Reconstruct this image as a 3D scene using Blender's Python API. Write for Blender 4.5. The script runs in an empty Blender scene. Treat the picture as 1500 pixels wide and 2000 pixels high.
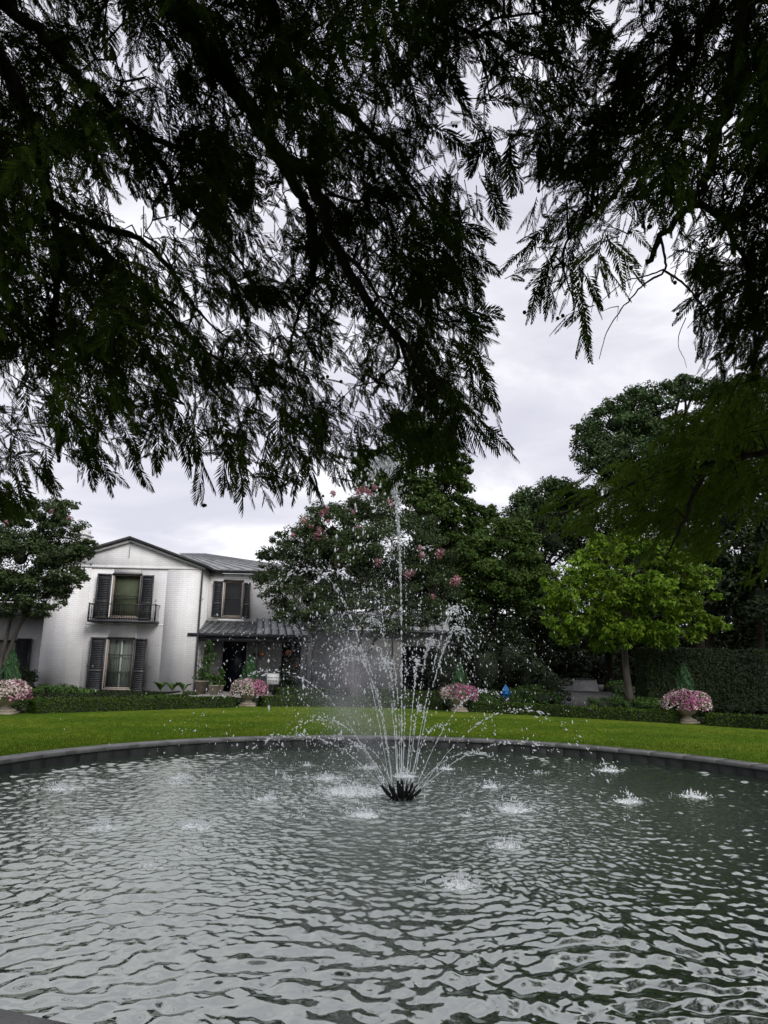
import bpy, math, random
import numpy as np
from math import radians, sin, cos, pi, hypot, atan2, sqrt
from mathutils import Vector, Matrix

sc = bpy.context.scene
COL = sc.collection
rs = np.random.RandomState(7)
random.seed(7)

# ------------------------------------------------------------------ camera
FPX, PITCH, ROLL, CAMH = 1400.0, radians(12.0), radians(1.2), 1.65
_F = np.array([0, cos(PITCH), sin(PITCH)])
_R0 = np.array([1.0, 0, 0]); _U0 = np.array([0, -sin(PITCH), cos(PITCH)])
CR = cos(ROLL) * _R0 + sin(ROLL) * _U0
CU = -sin(ROLL) * _R0 + cos(ROLL) * _U0
CO = np.array([0, 0, CAMH])
cam_d = bpy.data.cameras.new('camera'); cam = bpy.data.objects.new('camera', cam_d); COL.objects.link(cam)
cam_d.sensor_fit = 'VERTICAL'; cam_d.sensor_height = 36.0; cam_d.lens = 36.0 * FPX / 2000.0
cam_d.clip_start = 0.05; cam_d.clip_end = 3000
M = Matrix(((CR[0], CU[0], -_F[0]), (CR[1], CU[1], -_F[1]), (CR[2], CU[2], -_F[2]))).to_4x4()
M.translation = Vector(CO); cam.matrix_world = M
sc.camera = cam

# ------------------------------------------------------------------ sky, sun, exposure
world = bpy.data.worlds.new('World'); sc.world = world; world.use_nodes = True
nt = world.node_tree; N = nt.nodes; L = nt.links; N.clear()
SUN_EL, SUN_AZ = radians(38), radians(145)      # azimuth clockwise from +Y: behind the viewer, a little to the right
out = N.new('ShaderNodeOutputWorld'); bg = N.new('ShaderNodeBackground'); bg.inputs['Strength'].default_value = 0.1
sky = N.new('ShaderNodeTexSky'); sky.sky_type = 'NISHITA'; sky.sun_disc = False
sky.sun_elevation = SUN_EL; sky.sun_rotation = SUN_AZ
tc = N.new('ShaderNodeTexCoord')
sep = N.new('ShaderNodeSeparateXYZ'); L.new(tc.outputs['Generated'], sep.inputs[0])
ab = N.new('ShaderNodeMath'); ab.operation = 'ABSOLUTE'; L.new(sep.outputs['Z'], ab.inputs[0])
ad = N.new('ShaderNodeMath'); ad.operation = 'ADD'; ad.inputs[1].default_value = 0.22; L.new(ab.outputs[0], ad.inputs[0])
dv = N.new('ShaderNodeVectorMath'); dv.operation = 'DIVIDE'; L.new(tc.outputs['Generated'], dv.inputs[0])
cb = N.new('ShaderNodeCombineXYZ')
for i in range(3): L.new(ad.outputs[0], cb.inputs[i])
L.new(cb.outputs[0], dv.inputs[1])
mp = N.new('ShaderNodeMapping'); mp.inputs['Location'].default_value = (3.1, 0.6, 0.0); mp.inputs['Scale'].default_value = (1.0, 1.3, 1.0)
L.new(dv.outputs[0], mp.inputs[0])
nz = N.new('ShaderNodeTexNoise'); nz.inputs['Scale'].default_value = 1.9; nz.inputs['Detail'].default_value = 7; nz.inputs['Roughness'].default_value = 0.55
nz.inputs['Distortion'].default_value = 0.5
L.new(mp.outputs[0], nz.inputs['Vector'])
cr = N.new('ShaderNodeValToRGB'); L.new(nz.outputs['Fac'], cr.inputs[0])
e = cr.color_ramp.elements; e[0].position = 0.36; e[0].color = (0.60, 0.595, 0.68, 1); e[1].position = 0.68; e[1].color = (0.93, 0.93, 0.97, 1)
e2 = cr.color_ramp.elements.new(0.5); e2.color = (0.69, 0.685, 0.75, 1)
sc10 = N.new('ShaderNodeVectorMath'); sc10.operation = 'SCALE'; sc10.inputs['Scale'].default_value = 9.4; L.new(cr.outputs[0], sc10.inputs[0])
mx = N.new('ShaderNodeMix'); mx.data_type = 'RGBA'; mx.inputs[0].default_value = 0.95
L.new(sky.outputs[0], mx.inputs[6]); L.new(sc10.outputs[0], mx.inputs[7])
L.new(mx.outputs[2], bg.inputs['Color']); L.new(bg.outputs[0], out.inputs[0])

sun_d = bpy.data.lights.new('sun', 'SUN'); sun_d.energy = 1.5; sun_d.angle = radians(26); sun_d.color = (1.0, 0.97, 0.93)
sun = bpy.data.objects.new('sun', sun_d); COL.objects.link(sun)
sv = Vector((sin(SUN_AZ) * cos(SUN_EL), cos(SUN_AZ) * cos(SUN_EL), sin(SUN_EL)))
sun.rotation_euler = sv.to_track_quat('Z', 'Y').to_euler(); sun.location = sv * 60
vs = sc.view_settings
sc.display_settings.display_device = 'sRGB'
vs.view_transform = 'Standard'; vs.look = 'None'; vs.exposure = 0.42; vs.gamma = 1.0; vs.use_curve_mapping = False
sc.cycles.max_bounces = 7; sc.cycles.diffuse_bounces = 3; sc.cycles.glossy_bounces = 3; sc.cycles.transparent_max_bounces = 12
sc.cycles.transmission_bounces = 3; sc.cycles.volume_bounces = 0
sc.cycles.use_denoising = True

# ------------------------------------------------------------------ helpers
def ray(x, y): return _F + (x - 750) / FPX * CR + (1000 - y) / FPX * CU
def at(x, y, Y):
    d = ray(x, y); return CO + d * Y / d[1]
def atD(x, y, D):
    d = ray(x, y); return CO + d * D / np.linalg.norm(d)
def ground(x, y, z=0.0):
    d = ray(x, y); return CO + d * (z - CAMH) / d[2]
def pix(P):
    v = np.asarray(P) - CO; z = v @ _F
    return 750 + FPX * (v @ CR) / z, 1000 - FPX * (v @ CU) / z, z

PC = np.array([0.6, 10.24]); R_OUT, R_IN = 7.25, 6.89; WZ = -0.19
FO = ground(783, 1560, WZ)[:2]
HP = np.array([(-30, 12.0), (-15.6, 15.5), (-12.6, 19.3), (-10.97, 21.6), (-10.0, 22.8), (-7.62, 25.2), (-4.93, 27.8), (-3.0, 28.8), (-0.85, 29.2), (1.4, 28.7), (3.58, 27.6), (6.36, 25.8), (9.25, 24.0), (11.57, 22.1), (14.0, 19.4), (15.8, 16.0), (30, 12)])
_ha = np.arctan2(HP[1:-1, 1] - PC[1], HP[1:-1, 0] - PC[0]); _hr = np.hypot(HP[1:-1, 1] - PC[1], HP[1:-1, 0] - PC[0])
_o = np.argsort(_ha); _ha, _hr = _ha[_o], _hr[_o]
def hedge_r(a):
    a = (np.asarray(a) + pi) % (2 * pi) - pi
    return np.interp(a, np.concatenate([[-pi], [-0.1], _ha, [pi - 0.05, pi]]), np.concatenate([[16, 16], _hr, [16, 16]]))
def gz(x, y):
    x = np.asarray(x, float); y = np.asarray(y, float)
    r = np.hypot(x - PC[0], y - PC[1]); a = np.arctan2(y - PC[1], x - PC[0])
    t = np.clip((r - hedge_r(a) - 0.4) / 4.5, 0, 1); t = t * t * (3 - 2 * t)
    return 0.16 * t * np.clip((y - 12) / 8, 0, 1)

MATS = {}
def newmat(name):
    m = bpy.data.materials.new(name); m.use_nodes = True; MATS[name] = m
    return m, m.node_tree.nodes, m.node_tree.links, m.node_tree.nodes['Principled BSDF']
def mat(name, col, rough=0.6, metal=0.0, var=0.15, vscale=6.0, bump=0.0, bscale=30.0, spec=0.5, col2=None, stretch=None):
    m, n, l, p = newmat(name)
    p.inputs['Roughness'].default_value = rough; p.inputs['Metallic'].default_value = metal; p.inputs['Specular IOR Level'].default_value = spec
    t = n.new('ShaderNodeTexCoord'); mp = n.new('ShaderNodeMapping'); l.new(t.outputs['Object'], mp.inputs[0])
    oi = n.new('ShaderNodeObjectInfo'); om = n.new('ShaderNodeMath'); om.operation = 'MULTIPLY'; om.inputs[1].default_value = 57.0; l.new(oi.outputs['Random'], om.inputs[0]); l.new(om.outputs[0], mp.inputs['Location'])
    if stretch: mp.inputs['Scale'].default_value = stretch
    z = n.new('ShaderNodeTexNoise'); z.inputs['Scale'].default_value = vscale; z.inputs['Detail'].default_value = 6; l.new(mp.outputs[0], z.inputs['Vector'])
    r = n.new('ShaderNodeValToRGB'); l.new(z.outputs['Fac'], r.inputs[0])
    c2 = col2 or tuple(c * (1 - 2 * var) for c in col); c1 = col if col2 else tuple(min(1, c * (1 + var)) for c in col)
    r.color_ramp.elements[0].position = 0.32; r.color_ramp.elements[1].position = 0.68
    r.color_ramp.elements[0].color = (*c2, 1); r.color_ramp.elements[1].color = (*c1, 1)
    l.new(r.outputs[0], p.inputs['Base Color'])
    if bump:
        b = n.new('ShaderNodeBump'); b.inputs['Strength'].default_value = bump; b.inputs['Distance'].default_value = 0.02
        z2 = n.new('ShaderNodeTexNoise'); z2.inputs['Scale'].default_value = bscale; z2.inputs['Detail'].default_value = 5; l.new(mp.outputs[0], z2.inputs['Vector'])
        l.new(z2.outputs['Fac'], b.inputs['Height']); l.new(b.outputs[0], p.inputs['Normal'])
    return m
def leafmat(name, c1, c2, trans=0.25, rough=0.55, spec=0.12):
    m, n, l, p = newmat(name)
    g = n.new('ShaderNodeNewGeometry'); r = n.new('ShaderNodeValToRGB'); l.new(g.outputs['Random Per Island'], r.inputs[0])
    r.color_ramp.elements[0].color = (*c1, 1); r.color_ramp.elements[1].color = (*c2, 1)
    t = n.new('ShaderNodeTexCoord'); z = n.new('ShaderNodeTexNoise'); z.inputs['Scale'].default_value = 0.7; l.new(t.outputs['Object'], z.inputs['Vector'])
    hs = n.new('ShaderNodeHueSaturation'); l.new(r.outputs[0], hs.inputs['Color'])
    mr = n.new('ShaderNodeMapRange'); mr.inputs['From Min'].default_value = .3; mr.inputs['From Max'].default_value = .7; mr.inputs['To Min'].default_value = .7; mr.inputs['To Max'].default_value = 1.3
    l.new(z.outputs['Fac'], mr.inputs[0]); l.new(mr.outputs[0], hs.inputs['Value'])
    l.new(hs.outputs[0], p.inputs['Base Color']); p.inputs['Roughness'].default_value = rough; p.inputs['Specular IOR Level'].default_value = spec
    if trans > 0:
        tr = n.new('ShaderNodeBsdfTranslucent'); l.new(hs.outputs[0], tr.inputs['Color'])
        ms = n.new('ShaderNodeMixShader'); ms.inputs[0].default_value = trans
        l.new(p.outputs[0], ms.inputs[1]); l.new(tr.outputs[0], ms.inputs[2]); l.new(ms.outputs[0], n['Material Output'].inputs[0])
    return m

def mesh_np(name, V, F, smooth=False, fm=None):
    me = bpy.data.meshes.new(name)
    V = np.asarray(V, np.float32); F = np.asarray(F, np.int32); k = F.shape[1]
    me.vertices.add(len(V)); me.vertices.foreach_set('co', V.ravel())
    me.loops.add(F.size); me.loops.foreach_set('vertex_index', F.ravel())
    me.polygons.add(len(F)); me.polygons.foreach_set('loop_start', np.arange(len(F), dtype=np.int32) * k)
    if smooth: me.polygons.foreach_set('use_smooth', np.ones(len(F), bool))
    if fm is not None: me.polygons.foreach_set('material_index', np.asarray(fm, np.int32))
    me.update(calc_edges=True); me.validate()
    return me
WL = {}
def thing(name, label, cat, loc, group=None):
    o = bpy.data.objects.new(name, None); COL.objects.link(o); o.location = loc; o.empty_display_size = 0.2
    o['label'] = label; o['category'] = cat
    if group: o['group'] = group
    WL[o.name] = np.array(loc, float); return o
def worigin(o):
    return WL.get(o.name, np.zeros(3))
def link(name, me, m, parent=None, loc=(0, 0, 0), label=None, kind=None):
    o = bpy.data.objects.new(name, me); COL.objects.link(o)
    if m is not None and len(me.materials) == 0:
        for q in (m if isinstance(m, (list, tuple)) else [m]): me.materials.append(q)
    o.location = loc
    if parent is not None: o.parent = parent
    WL[o.name] = np.array(loc, float) + (worigin(parent) if parent is not None else 0)
    if label: o['label'] = label
    if kind: o['kind'] = kind
    return o
def part(name, V, F, m, parent=None, smooth=False, label=None, kind=None, fm=None):
    """mesh given in world coordinates"""
    V = np.asarray(V, float)
    if parent is not None: V = V - worigin(parent)
    return link(name, mesh_np(name, V, F, smooth, fm), m, parent, (0, 0, 0), label, kind)
def top(o, label, cat, group=None):
    o['label'] = label; o['category'] = cat
    if group: o['group'] = group
    return o
def struct(o): o['kind'] = 'structure'; return o

BF = np.array([[0, 3, 2, 1], [4, 5, 6, 7], [0, 1, 5, 4], [1, 2, 6, 5], [2, 3, 7, 6], [3, 0, 4, 7]])
def box(x0, x1, y0, y1, z0, z1):
    V = np.array([[x0, y0, z0], [x1, y0, z0], [x1, y1, z0], [x0, y1, z0], [x0, y0, z1], [x1, y0, z1], [x1, y1, z1], [x0, y1, z1]], float)
    return V, BF
def join(items):
    Vs, Fs, n = [], [], 0
    for V, F in items:
        Vs.append(np.asarray(V, float)); Fs.append(np.asarray(F) + n); n += len(V)
    return np.vstack(Vs), np.vstack(Fs)
def tube(pts, rad, seg=7, cap=False):
    pts = np.asarray(pts, float); n = len(pts); rad = np.broadcast_to(rad, (n,)).astype(float)
    V = []; up = np.array([0.13, 0.21, 0.97])
    for i in range(n):
        t = pts[min(i + 1, n - 1)] - pts[max(i - 1, 0)]; t = t / (np.linalg.norm(t) + 1e-9)
        a = np.cross(t, up)
        if np.linalg.norm(a) < 0.1: a = np.cross(t, [1, 0, 0])
        a /= np.linalg.norm(a); b = np.cross(t, a)
        th = np.arange(seg) * 2 * pi / seg
        V.append(pts[i] + rad[i] * (np.cos(th)[:, None] * a + np.sin(th)[:, None] * b))
    V = np.vstack(V); F = []
    for i in range(n - 1):
        for j in range(seg):
            k = (j + 1) % seg; F.append([i * seg + j, i * seg + k, (i + 1) * seg + k, (i + 1) * seg + j])
    if cap:
        V = np.vstack([V, pts[-1:], pts[:1]]); c = n * seg
        for j in range(seg):
            k = (j + 1) % seg
            F.append([(n - 1) * seg + j, (n - 1) * seg + k, c, c]); F.append([k, j, c + 1, c + 1])
    F = np.array(F)
    return V, F
def fixtri(F):  # keep degenerate quads out
    return F
def lathe(prof, c, seg=20):
    V = []; F = []
    th = np.arange(seg) * 2 * pi / seg
    for r, z in prof: V += [[c[0] + r * cos(t), c[1] + r * sin(t), c[2] + z] for t in th]
    for i in range(len(prof) - 1):
        for j in range(seg):
            k = (j + 1) % seg; F.append([i * seg + j, i * seg + k, (i + 1) * seg + k, (i + 1) * seg + j])
    return np.array(V), np.array(F)
def smooth_line(pts, per=5):
    pts = np.asarray(pts, float); out = []
    P = np.vstack([2 * pts[0] - pts[1], pts, 2 * pts[-1] - pts[-2]])
    for i in range(1, len(P) - 2):
        for t in np.arange(per) / per:
            a, b, c, d = P[i - 1:i + 3]
            out.append(.5 * ((2 * b) + (c - a) * t + (2 * a - 5 * b + 4 * c - d) * t * t + (3 * b - a - 3 * c + d) * t ** 3))
    out.append(pts[-1]); return np.array(out)
def unit(v): return v / (np.linalg.norm(v, axis=-1, keepdims=True) + 1e-9)

def leaf_quads(P, Nn, size, aspect=0.55, fold=0.12, axis=None):
    """diamond leaves at P facing Nn"""
    n = len(P); size = np.broadcast_to(size, (n,))[:, None]
    r = rs.randn(n, 3) if axis is None else axis + 0.35 * rs.randn(n, 3)
    u = unit(r - (r * Nn).sum(1, keepdims=True) * Nn); v = np.cross(Nn, u)
    w = size * aspect * .5
    V = np.stack([P - u * size * .5, P + v * w - u * size * .08 + Nn * size * fold * .5, P + u * size * .5, P - v * w - u * size * .08 + Nn * size * fold * .5], 1).reshape(-1, 3)
    F = np.arange(4 * n).reshape(-1, 4); return V, F
def star_quads(P, Nn, size):
    """three-lobed leaf bunches: three diamonds from one base"""
    n = len(P); size = np.broadcast_to(size, (n,))[:, None]
    r = rs.randn(n, 3); u = unit(r - (r * Nn).sum(1, keepdims=True) * Nn); v = np.cross(Nn, u)
    Vs = []
    for a, s in ((0, 1.0), (1.0, .8), (-1.0, .8)):
        d = unit(u * cos(a) + v * sin(a)); q = np.cross(Nn, d); dr = d - 0.25 * np.array([0, 0, 1.0])
        Vs.append(np.stack([P, P + dr * size * s * .55 + q * size * .2, P + dr * size * s, P + dr * size * s * .55 - q * size * .2], 1))
    V = np.concatenate(Vs, 1).reshape(-1, 3); return V, np.arange(12 * n).reshape(-1, 4)
def crown_pts(cl, n, sub=14, subr=0.36, flat=0.75, fill=0.12):
    cl = np.asarray(cl, float); w = cl[:, 3] * cl[:, 5]; w = w / w.sum(); P = []; Q = []
    for c, wi in zip(cl, w):
        m = int(n * wi) + 1; R = c[3:6]
        d = unit(rs.randn(sub, 3)); d[:, 2] = np.where(rs.rand(sub) < .3, np.abs(d[:, 2]), d[:, 2])
        S = c[:3] + d * R * (0.62 + 0.36 * rs.rand(sub, 1)); sr = subr * (0.7 + .6 * rs.rand(sub)) * (R.prod() ** (1 / 3))
        k = rs.randint(0, sub, m); dd = unit(rs.randn(m, 3)); rr = rs.rand(m, 1) ** 0.4
        off = dd * rr * sr[k][:, None] * np.array([1.15, 1.15, flat]); p = S[k] + off
        q = unit(dd * .7 + np.array([0, 0, .6]) + .55 * rs.randn(m, 3))
        f = rs.rand(m) < fill; p[f] = c[:3] + unit(rs.randn(f.sum(), 3)) * R * .8 * rs.rand(f.sum(), 1) ** .5
        P.append(p); Q.append(q)
    return np.vstack(P), np.vstack(Q)
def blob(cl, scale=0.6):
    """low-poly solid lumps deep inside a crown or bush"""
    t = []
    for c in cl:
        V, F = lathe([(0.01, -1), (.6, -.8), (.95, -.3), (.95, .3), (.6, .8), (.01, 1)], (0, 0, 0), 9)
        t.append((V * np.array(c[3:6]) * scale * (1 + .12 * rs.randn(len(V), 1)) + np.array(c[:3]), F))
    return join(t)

# ------------------------------------------------------------------ materials
brick_w, n_, l_, p_ = newmat('painted_brick')
tcx = n_.new('ShaderNodeTexCoord'); sp = n_.new('ShaderNodeSeparateXYZ'); l_.new(tcx.outputs['Object'], sp.inputs[0])
cm = n_.new('ShaderNodeCombineXYZ'); xs = n_.new('ShaderNodeMath'); xs.operation = 'ADD'; l_.new(sp.outputs['X'], xs.inputs[0]); l_.new(sp.outputs['Y'], xs.inputs[1])
l_.new(xs.outputs[0], cm.inputs[0]); l_.new(sp.outputs['Z'], cm.inputs[1])
bt = n_.new('ShaderNodeTexBrick'); l_.new(cm.outputs[0], bt.inputs['Vector']); bt.inputs['Scale'].default_value = 1.0
bt.inputs['Brick Width'].default_value = 0.3; bt.inputs['Row Height'].default_value = 0.098; bt.inputs['Mortar Size'].default_value = 0.011; bt.inputs['Mortar Smooth'].default_value = 0.3
bt.inputs['Color1'].default_value = (0.93, 0.92, 0.91, 1); bt.inputs['Color2'].default_value = (0.87, 0.86, 0.85, 1); bt.inputs['Mortar'].default_value = (0.76, 0.75, 0.75, 1)
wn = n_.new('ShaderNodeTexNoise'); wn.inputs['Scale'].default_value = 1.3; wn.inputs['Detail'].default_value = 8; l_.new(tcx.outputs['Object'], wn.inputs['Vector'])
mr = n_.new('ShaderNodeMapRange'); mr.inputs['From Min'].default_value = .3; mr.inputs['From Max'].default_value = .75; mr.inputs['To Min'].default_value = .92; mr.inputs['To Max'].default_value = 1.03; l_.new(wn.outputs['Fac'], mr.inputs[0])
smp = n_.new('ShaderNodeMapping'); smp.inputs['Scale'].default_value = (2.6, 2.6, .22); l_.new(tcx.outputs['Object'], smp.inputs[0])
sn = n_.new('ShaderNodeTexNoise'); sn.inputs['Scale'].default_value = 1.0; sn.inputs['Detail'].default_value = 6; l_.new(smp.outputs[0], sn.inputs['Vector'])
smr = n_.new('ShaderNodeMapRange'); smr.inputs['From Min'].default_value = .35; smr.inputs['From Max'].default_value = .6; smr.inputs['To Min'].default_value = .92; smr.inputs['To Max'].default_value = 1.02; l_.new(sn.outputs['Fac'], smr.inputs[0])
smu = n_.new('ShaderNodeMath'); smu.operation = 'MULTIPLY'; l_.new(smr.outputs[0], smu.inputs[0]); l_.new(mr.outputs[0], smu.inputs[1])
hs = n_.new('ShaderNodeHueSaturation'); l_.new(bt.outputs['Color'], hs.inputs['Color']); l_.new(smu.outputs[0], hs.inputs['Value']); l_.new(hs.outputs[0], p_.inputs['Base Color'])
bm_ = n_.new('ShaderNodeBump'); bm_.inputs['Strength'].default_value = .5; bm_.inputs['Distance'].default_value = .01; bm_.invert = True; l_.new(bt.outputs['Fac'], bm_.inputs['Height']); l_.new(bm_.outputs[0], p_.inputs['Normal'])
p_.inputs['Roughness'].default_value = .65
m_white = mat('white_paint', (0.74, 0.735, 0.73), .55, var=.05)
m_dark = mat('charcoal_paint', (0.045, 0.047, 0.052), .5, var=.15)
m_black = mat('black_iron', (0.02, 0.021, 0.022), .45, var=.2)
m_roofe = mat('dark_fascia', (0.035, 0.035, 0.038), .6, var=.2)
m_metal = mat('weathered_zinc', (0.33, 0.34, 0.35), .5, metal=0.35, var=.18, vscale=2.5, stretch=(1, .4, 1))
m_metal2 = mat('dark_zinc', (0.17, 0.18, 0.18), .45, metal=0.35, var=.3, vscale=3.5)
m_stucco = mat('grey_stucco', (0.2, 0.2, 0.19), .9, var=.1, vscale=2, bump=.2, bscale=60)
m_frame = mat('window_frame_wood', (0.30, 0.25, 0.21), .6, var=.1)
m_framed = mat('dark_frame', (0.03, 0.03, 0.03), .5)
m_blind = mat('olive_blind', (0.17, 0.19, 0.12), .9, var=.05)
m_curt = mat('pale_curtain', (0.27, 0.30, 0.27), .9, var=.25, vscale=9, stretch=(4, 1, .15))
m_room = mat('dark_room', (0.012, 0.012, 0.013), .9)  # near-black colour stands in for the darkness of unlit interiors
m_door = mat('navy_door', (0.012, 0.016, 0.026), .35)
m_stone = mat('coping_stone', (0.10, 0.10, 0.097), .42, var=.14, vscale=5, bump=.25, bscale=50)
m_block = mat('wall_block', (0.026, 0.028, 0.027), .6, var=.22, vscale=3, bump=.2, bscale=40, spec=.15)
m_pave = mat('terrace_paving', (0.3, 0.28, 0.26), .8, var=.15, bump=.2)
m_asph = mat('asphalt', (0.05, 0.048, 0.046), .9, var=.2, bump=.2, bscale=80)
m_urn = mat('cast_stone', (0.30, 0.26, 0.20), .8, var=.16, vscale=7, bump=.3, bscale=45)
m_conc = mat('pale_concrete', (0.5, 0.5, 0.48), .8, var=.08)
m_bark = mat('bark', (0.028, 0.024, 0.020), .95, var=.3, vscale=8, bump=.8, bscale=22, stretch=(1, 1, .25), spec=.05)
m_bark2 = mat('smooth_bark', (0.065, 0.052, 0.042), .8, var=.3, vscale=5, bump=.4, bscale=15, stretch=(1, 1, .3))
m_blue = mat('blue_paint', (0.02, 0.2, 0.55), .4, var=.1)
m_dgreen = mat('dark_green_paint', (0.012, 0.03, 0.025), .5)
m_soil = mat('bark_mulch', (0.016, 0.014, 0.009), .98, var=.3, vscale=14, bump=.6, bscale=60, spec=0)
m_orange = mat('plain_orange', (0.26, 0.085, 0.03), .6)
m_cyp = leafmat('cypress_leaf_lit', (0.042, 0.075, 0.008), (0.11, 0.16, 0.02), .3, .8, .0)  # lit copy of the leaf: brighter green paints light into the lower right boughs
m_cyp_lit = m_cyp
m_cyp = leafmat('cypress_leaf', (0.018, 0.032, 0.006), (0.04, 0.062, 0.010), .12, .8, .0)  # darker copy of the same leaf for the shaded boughs
m_cyps = mat('cypress_twig', (0.022, 0.018, 0.014), .95, spec=0)
m_crape = leafmat('crape_leaf', (0.028, 0.044, 0.018), (0.072, 0.105, 0.038), .15)
m_elm = leafmat('elm_leaf', (0.03, 0.056, 0.012), (0.085, 0.14, 0.028), .2)
m_oakd = leafmat('oak_leaf_dark', (0.034, 0.062, 0.022), (0.09, 0.145, 0.050), .15)
m_oakb = leafmat('oak_leaf_bright', (0.035, 0.085, 0.006), (0.18, 0.29, 0.025), .3)  # wide leaf tone range paints deep shadow and highlight into the crown
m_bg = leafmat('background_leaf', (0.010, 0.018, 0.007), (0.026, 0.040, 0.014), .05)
m_box = leafmat('boxwood_leaf', (0.018, 0.04, 0.005), (0.055, 0.095, 0.011), .1)
m_yew = leafmat('tall_hedge_leaf', (0.009, 0.017, 0.005), (0.028, 0.045, 0.012), .05)
m_jun = leafmat('juniper_leaf', (0.03, 0.075, 0.03), (0.075, 0.15, 0.065), .1)
m_shrub = leafmat('shrub_leaf', (0.035, 0.08, 0.02), (0.09, 0.16, 0.035), .2)
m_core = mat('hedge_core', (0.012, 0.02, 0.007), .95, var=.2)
m_pink = leafmat('pink_petal', (0.36, 0.09, 0.22), (0.58, 0.26, 0.38), .25)
m_wht = leafmat('white_petal', (0.55, 0.40, 0.40), (0.78, 0.68, 0.64), .25)
m_crp = leafmat('crape_blossom', (0.30, 0.13, 0.15), (0.50, 0.28, 0.30), .25)
m_drop, nn, ll, pp = newmat('water_drop')
pp.inputs['Base Color'].default_value = (0.98, 0.99, 1.0, 1); pp.inputs['Coat Weight'].default_value = 1.0; pp.inputs['Roughness'].default_value = .15; pp.inputs['Specular IOR Level'].default_value = 1.0
_tr = nn.new('ShaderNodeBsdfTranslucent'); _tr.inputs['Color'].default_value = (0.95, 0.97, 0.98, 1)
_ms = nn.new('ShaderNodeMixShader'); _ms.inputs[0].default_value = .5; ll.new(pp.outputs[0], _ms.inputs[1]); ll.new(_tr.outputs[0], _ms.inputs[2]); ll.new(_ms.outputs[0], nn['Material Output'].inputs[0])
m_glass, nn, ll, pp = newmat('window_glass')
_t = nn.new('ShaderNodeBsdfTransparent'); _t.inputs[0].default_value = (.75, .78, .75, 1); _g = nn.new('ShaderNodeBsdfGlossy'); _g.inputs['Roughness'].default_value = .03
_f = nn.new('ShaderNodeLayerWeight'); _f.inputs[0].default_value = .5; _q = nn.new('ShaderNodeMath'); _q.operation = 'POWER'; _q.inputs[1].default_value = 4.0; ll.new(_f.outputs['Facing'], _q.inputs[0])
_q2 = nn.new('ShaderNodeMath'); _q2.operation = 'MULTIPLY_ADD'; _q2.inputs[1].default_value = .85; _q2.inputs[2].default_value = .03; ll.new(_q.outputs[0], _q2.inputs[0]); _ms = nn.new('ShaderNodeMixShader'); ll.new(_q2.outputs[0], _ms.inputs[0]); ll.new(_t.outputs[0], _ms.inputs[1]); ll.new(_g.outputs[0], _ms.inputs[2]); ll.new(_ms.outputs[0], nn['Material Output'].inputs[0])

# lawn
m_lawn, nn, ll, pp = newmat('lawn_grass')
t = nn.new('ShaderNodeTexCoord')
def nzn(scale, det=4):
    z = nn.new('ShaderNodeTexNoise'); z.inputs['Scale'].default_value = scale; z.inputs['Detail'].default_value = det; ll.new(t.outputs['Object'], z.inputs['Vector']); return z
za, zb, zc = nzn(.45, 5), nzn(5, 5), nzn(60, 3)
ra = nn.new('ShaderNodeValToRGB'); ll.new(za.outputs['Fac'], ra.inputs[0]); ra.color_ramp.elements[0].position = .40; ra.color_ramp.elements[1].position = .60
ra.color_ramp.elements[0].color = (0.066, .122, .014, 1); ra.color_ramp.elements[1].color = (0.118, .165, .02, 1)
rb = nn.new('ShaderNodeValToRGB'); ll.new(zb.outputs['Fac'], rb.inputs[0]); rb.color_ramp.elements[0].position = .3; rb.color_ramp.elements[1].position = .7
rb.color_ramp.elements[0].color = (.55, .58, .62, 1); rb.color_ramp.elements[1].color = (1.35, 1.3, 1.2, 1)
rc = nn.new('ShaderNodeValToRGB'); ll.new(zc.outputs['Fac'], rc.inputs[0]); rc.color_ramp.elements[0].position = .3; rc.color_ramp.elements[1].position = .7
rc.color_ramp.elements[0].color = (.45, .45, .45, 1); rc.color_ramp.elements[1].color = (1.4, 1.4, 1.4, 1)
m1 = nn.new('ShaderNodeVectorMath'); m1.operation = 'MULTIPLY'; ll.new(ra.outputs[0], m1.inputs[0]); ll.new(rb.outputs[0], m1.inputs[1])
m2 = nn.new('ShaderNodeVectorMath'); m2.operation = 'MULTIPLY'; ll.new(m1.outputs[0], m2.inputs[0]); ll.new(rc.outputs[0], m2.inputs[1]); ll.new(m2.outputs[0], pp.inputs['Base Color'])
bb = nn.new('ShaderNodeBump'); bb.inputs['Strength'].default_value = .8; bb.inputs['Distance'].default_value = .02; ll.new(zc.outputs['Fac'], bb.inputs['Height']); ll.new(bb.outputs[0], pp.inputs['Normal'])
pp.inputs['Roughness'].default_value = .9; pp.inputs['Specular IOR Level'].default_value = .0
m_blade = leafmat('grass_blade', (.04, .10, .004), (.11, .17, .010), .3)

# ------------------------------------------------------------------ ground sheets
def ring_grid(r0, r1, na, nr, z_off=0.0, pw=1.0):
    a = np.linspace(-pi, pi, na + 1); V = []; F = []
    for i in range(nr + 1):
        t_ = (i / nr) ** pw; R0 = r0(a) if callable(r0) else np.full(na + 1, r0); R1 = r1(a) if callable(r1) else np.full(na + 1, r1)
        R = R0 + (R1 - R0) * t_; x = PC[0] + R * np.cos(a); y = PC[1] + R * np.sin(a)
        V.append(np.stack([x, y, gz(x, y) + z_off], 1))
    V = np.vstack(V); w = na + 1
    for i in range(nr):
        j = np.arange(na); b = i * w + j; F.append(np.stack([b, b + w, b + w + 1, b + 1], 1))
    F = np.vstack(F)[:, ::-1]; return V, F
V, F = ring_grid(R_OUT - .02, lambda a: hedge_r(a) + .25, 240, 24)
struct(part('lawn', V, F, m_lawn, smooth=True))
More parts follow.
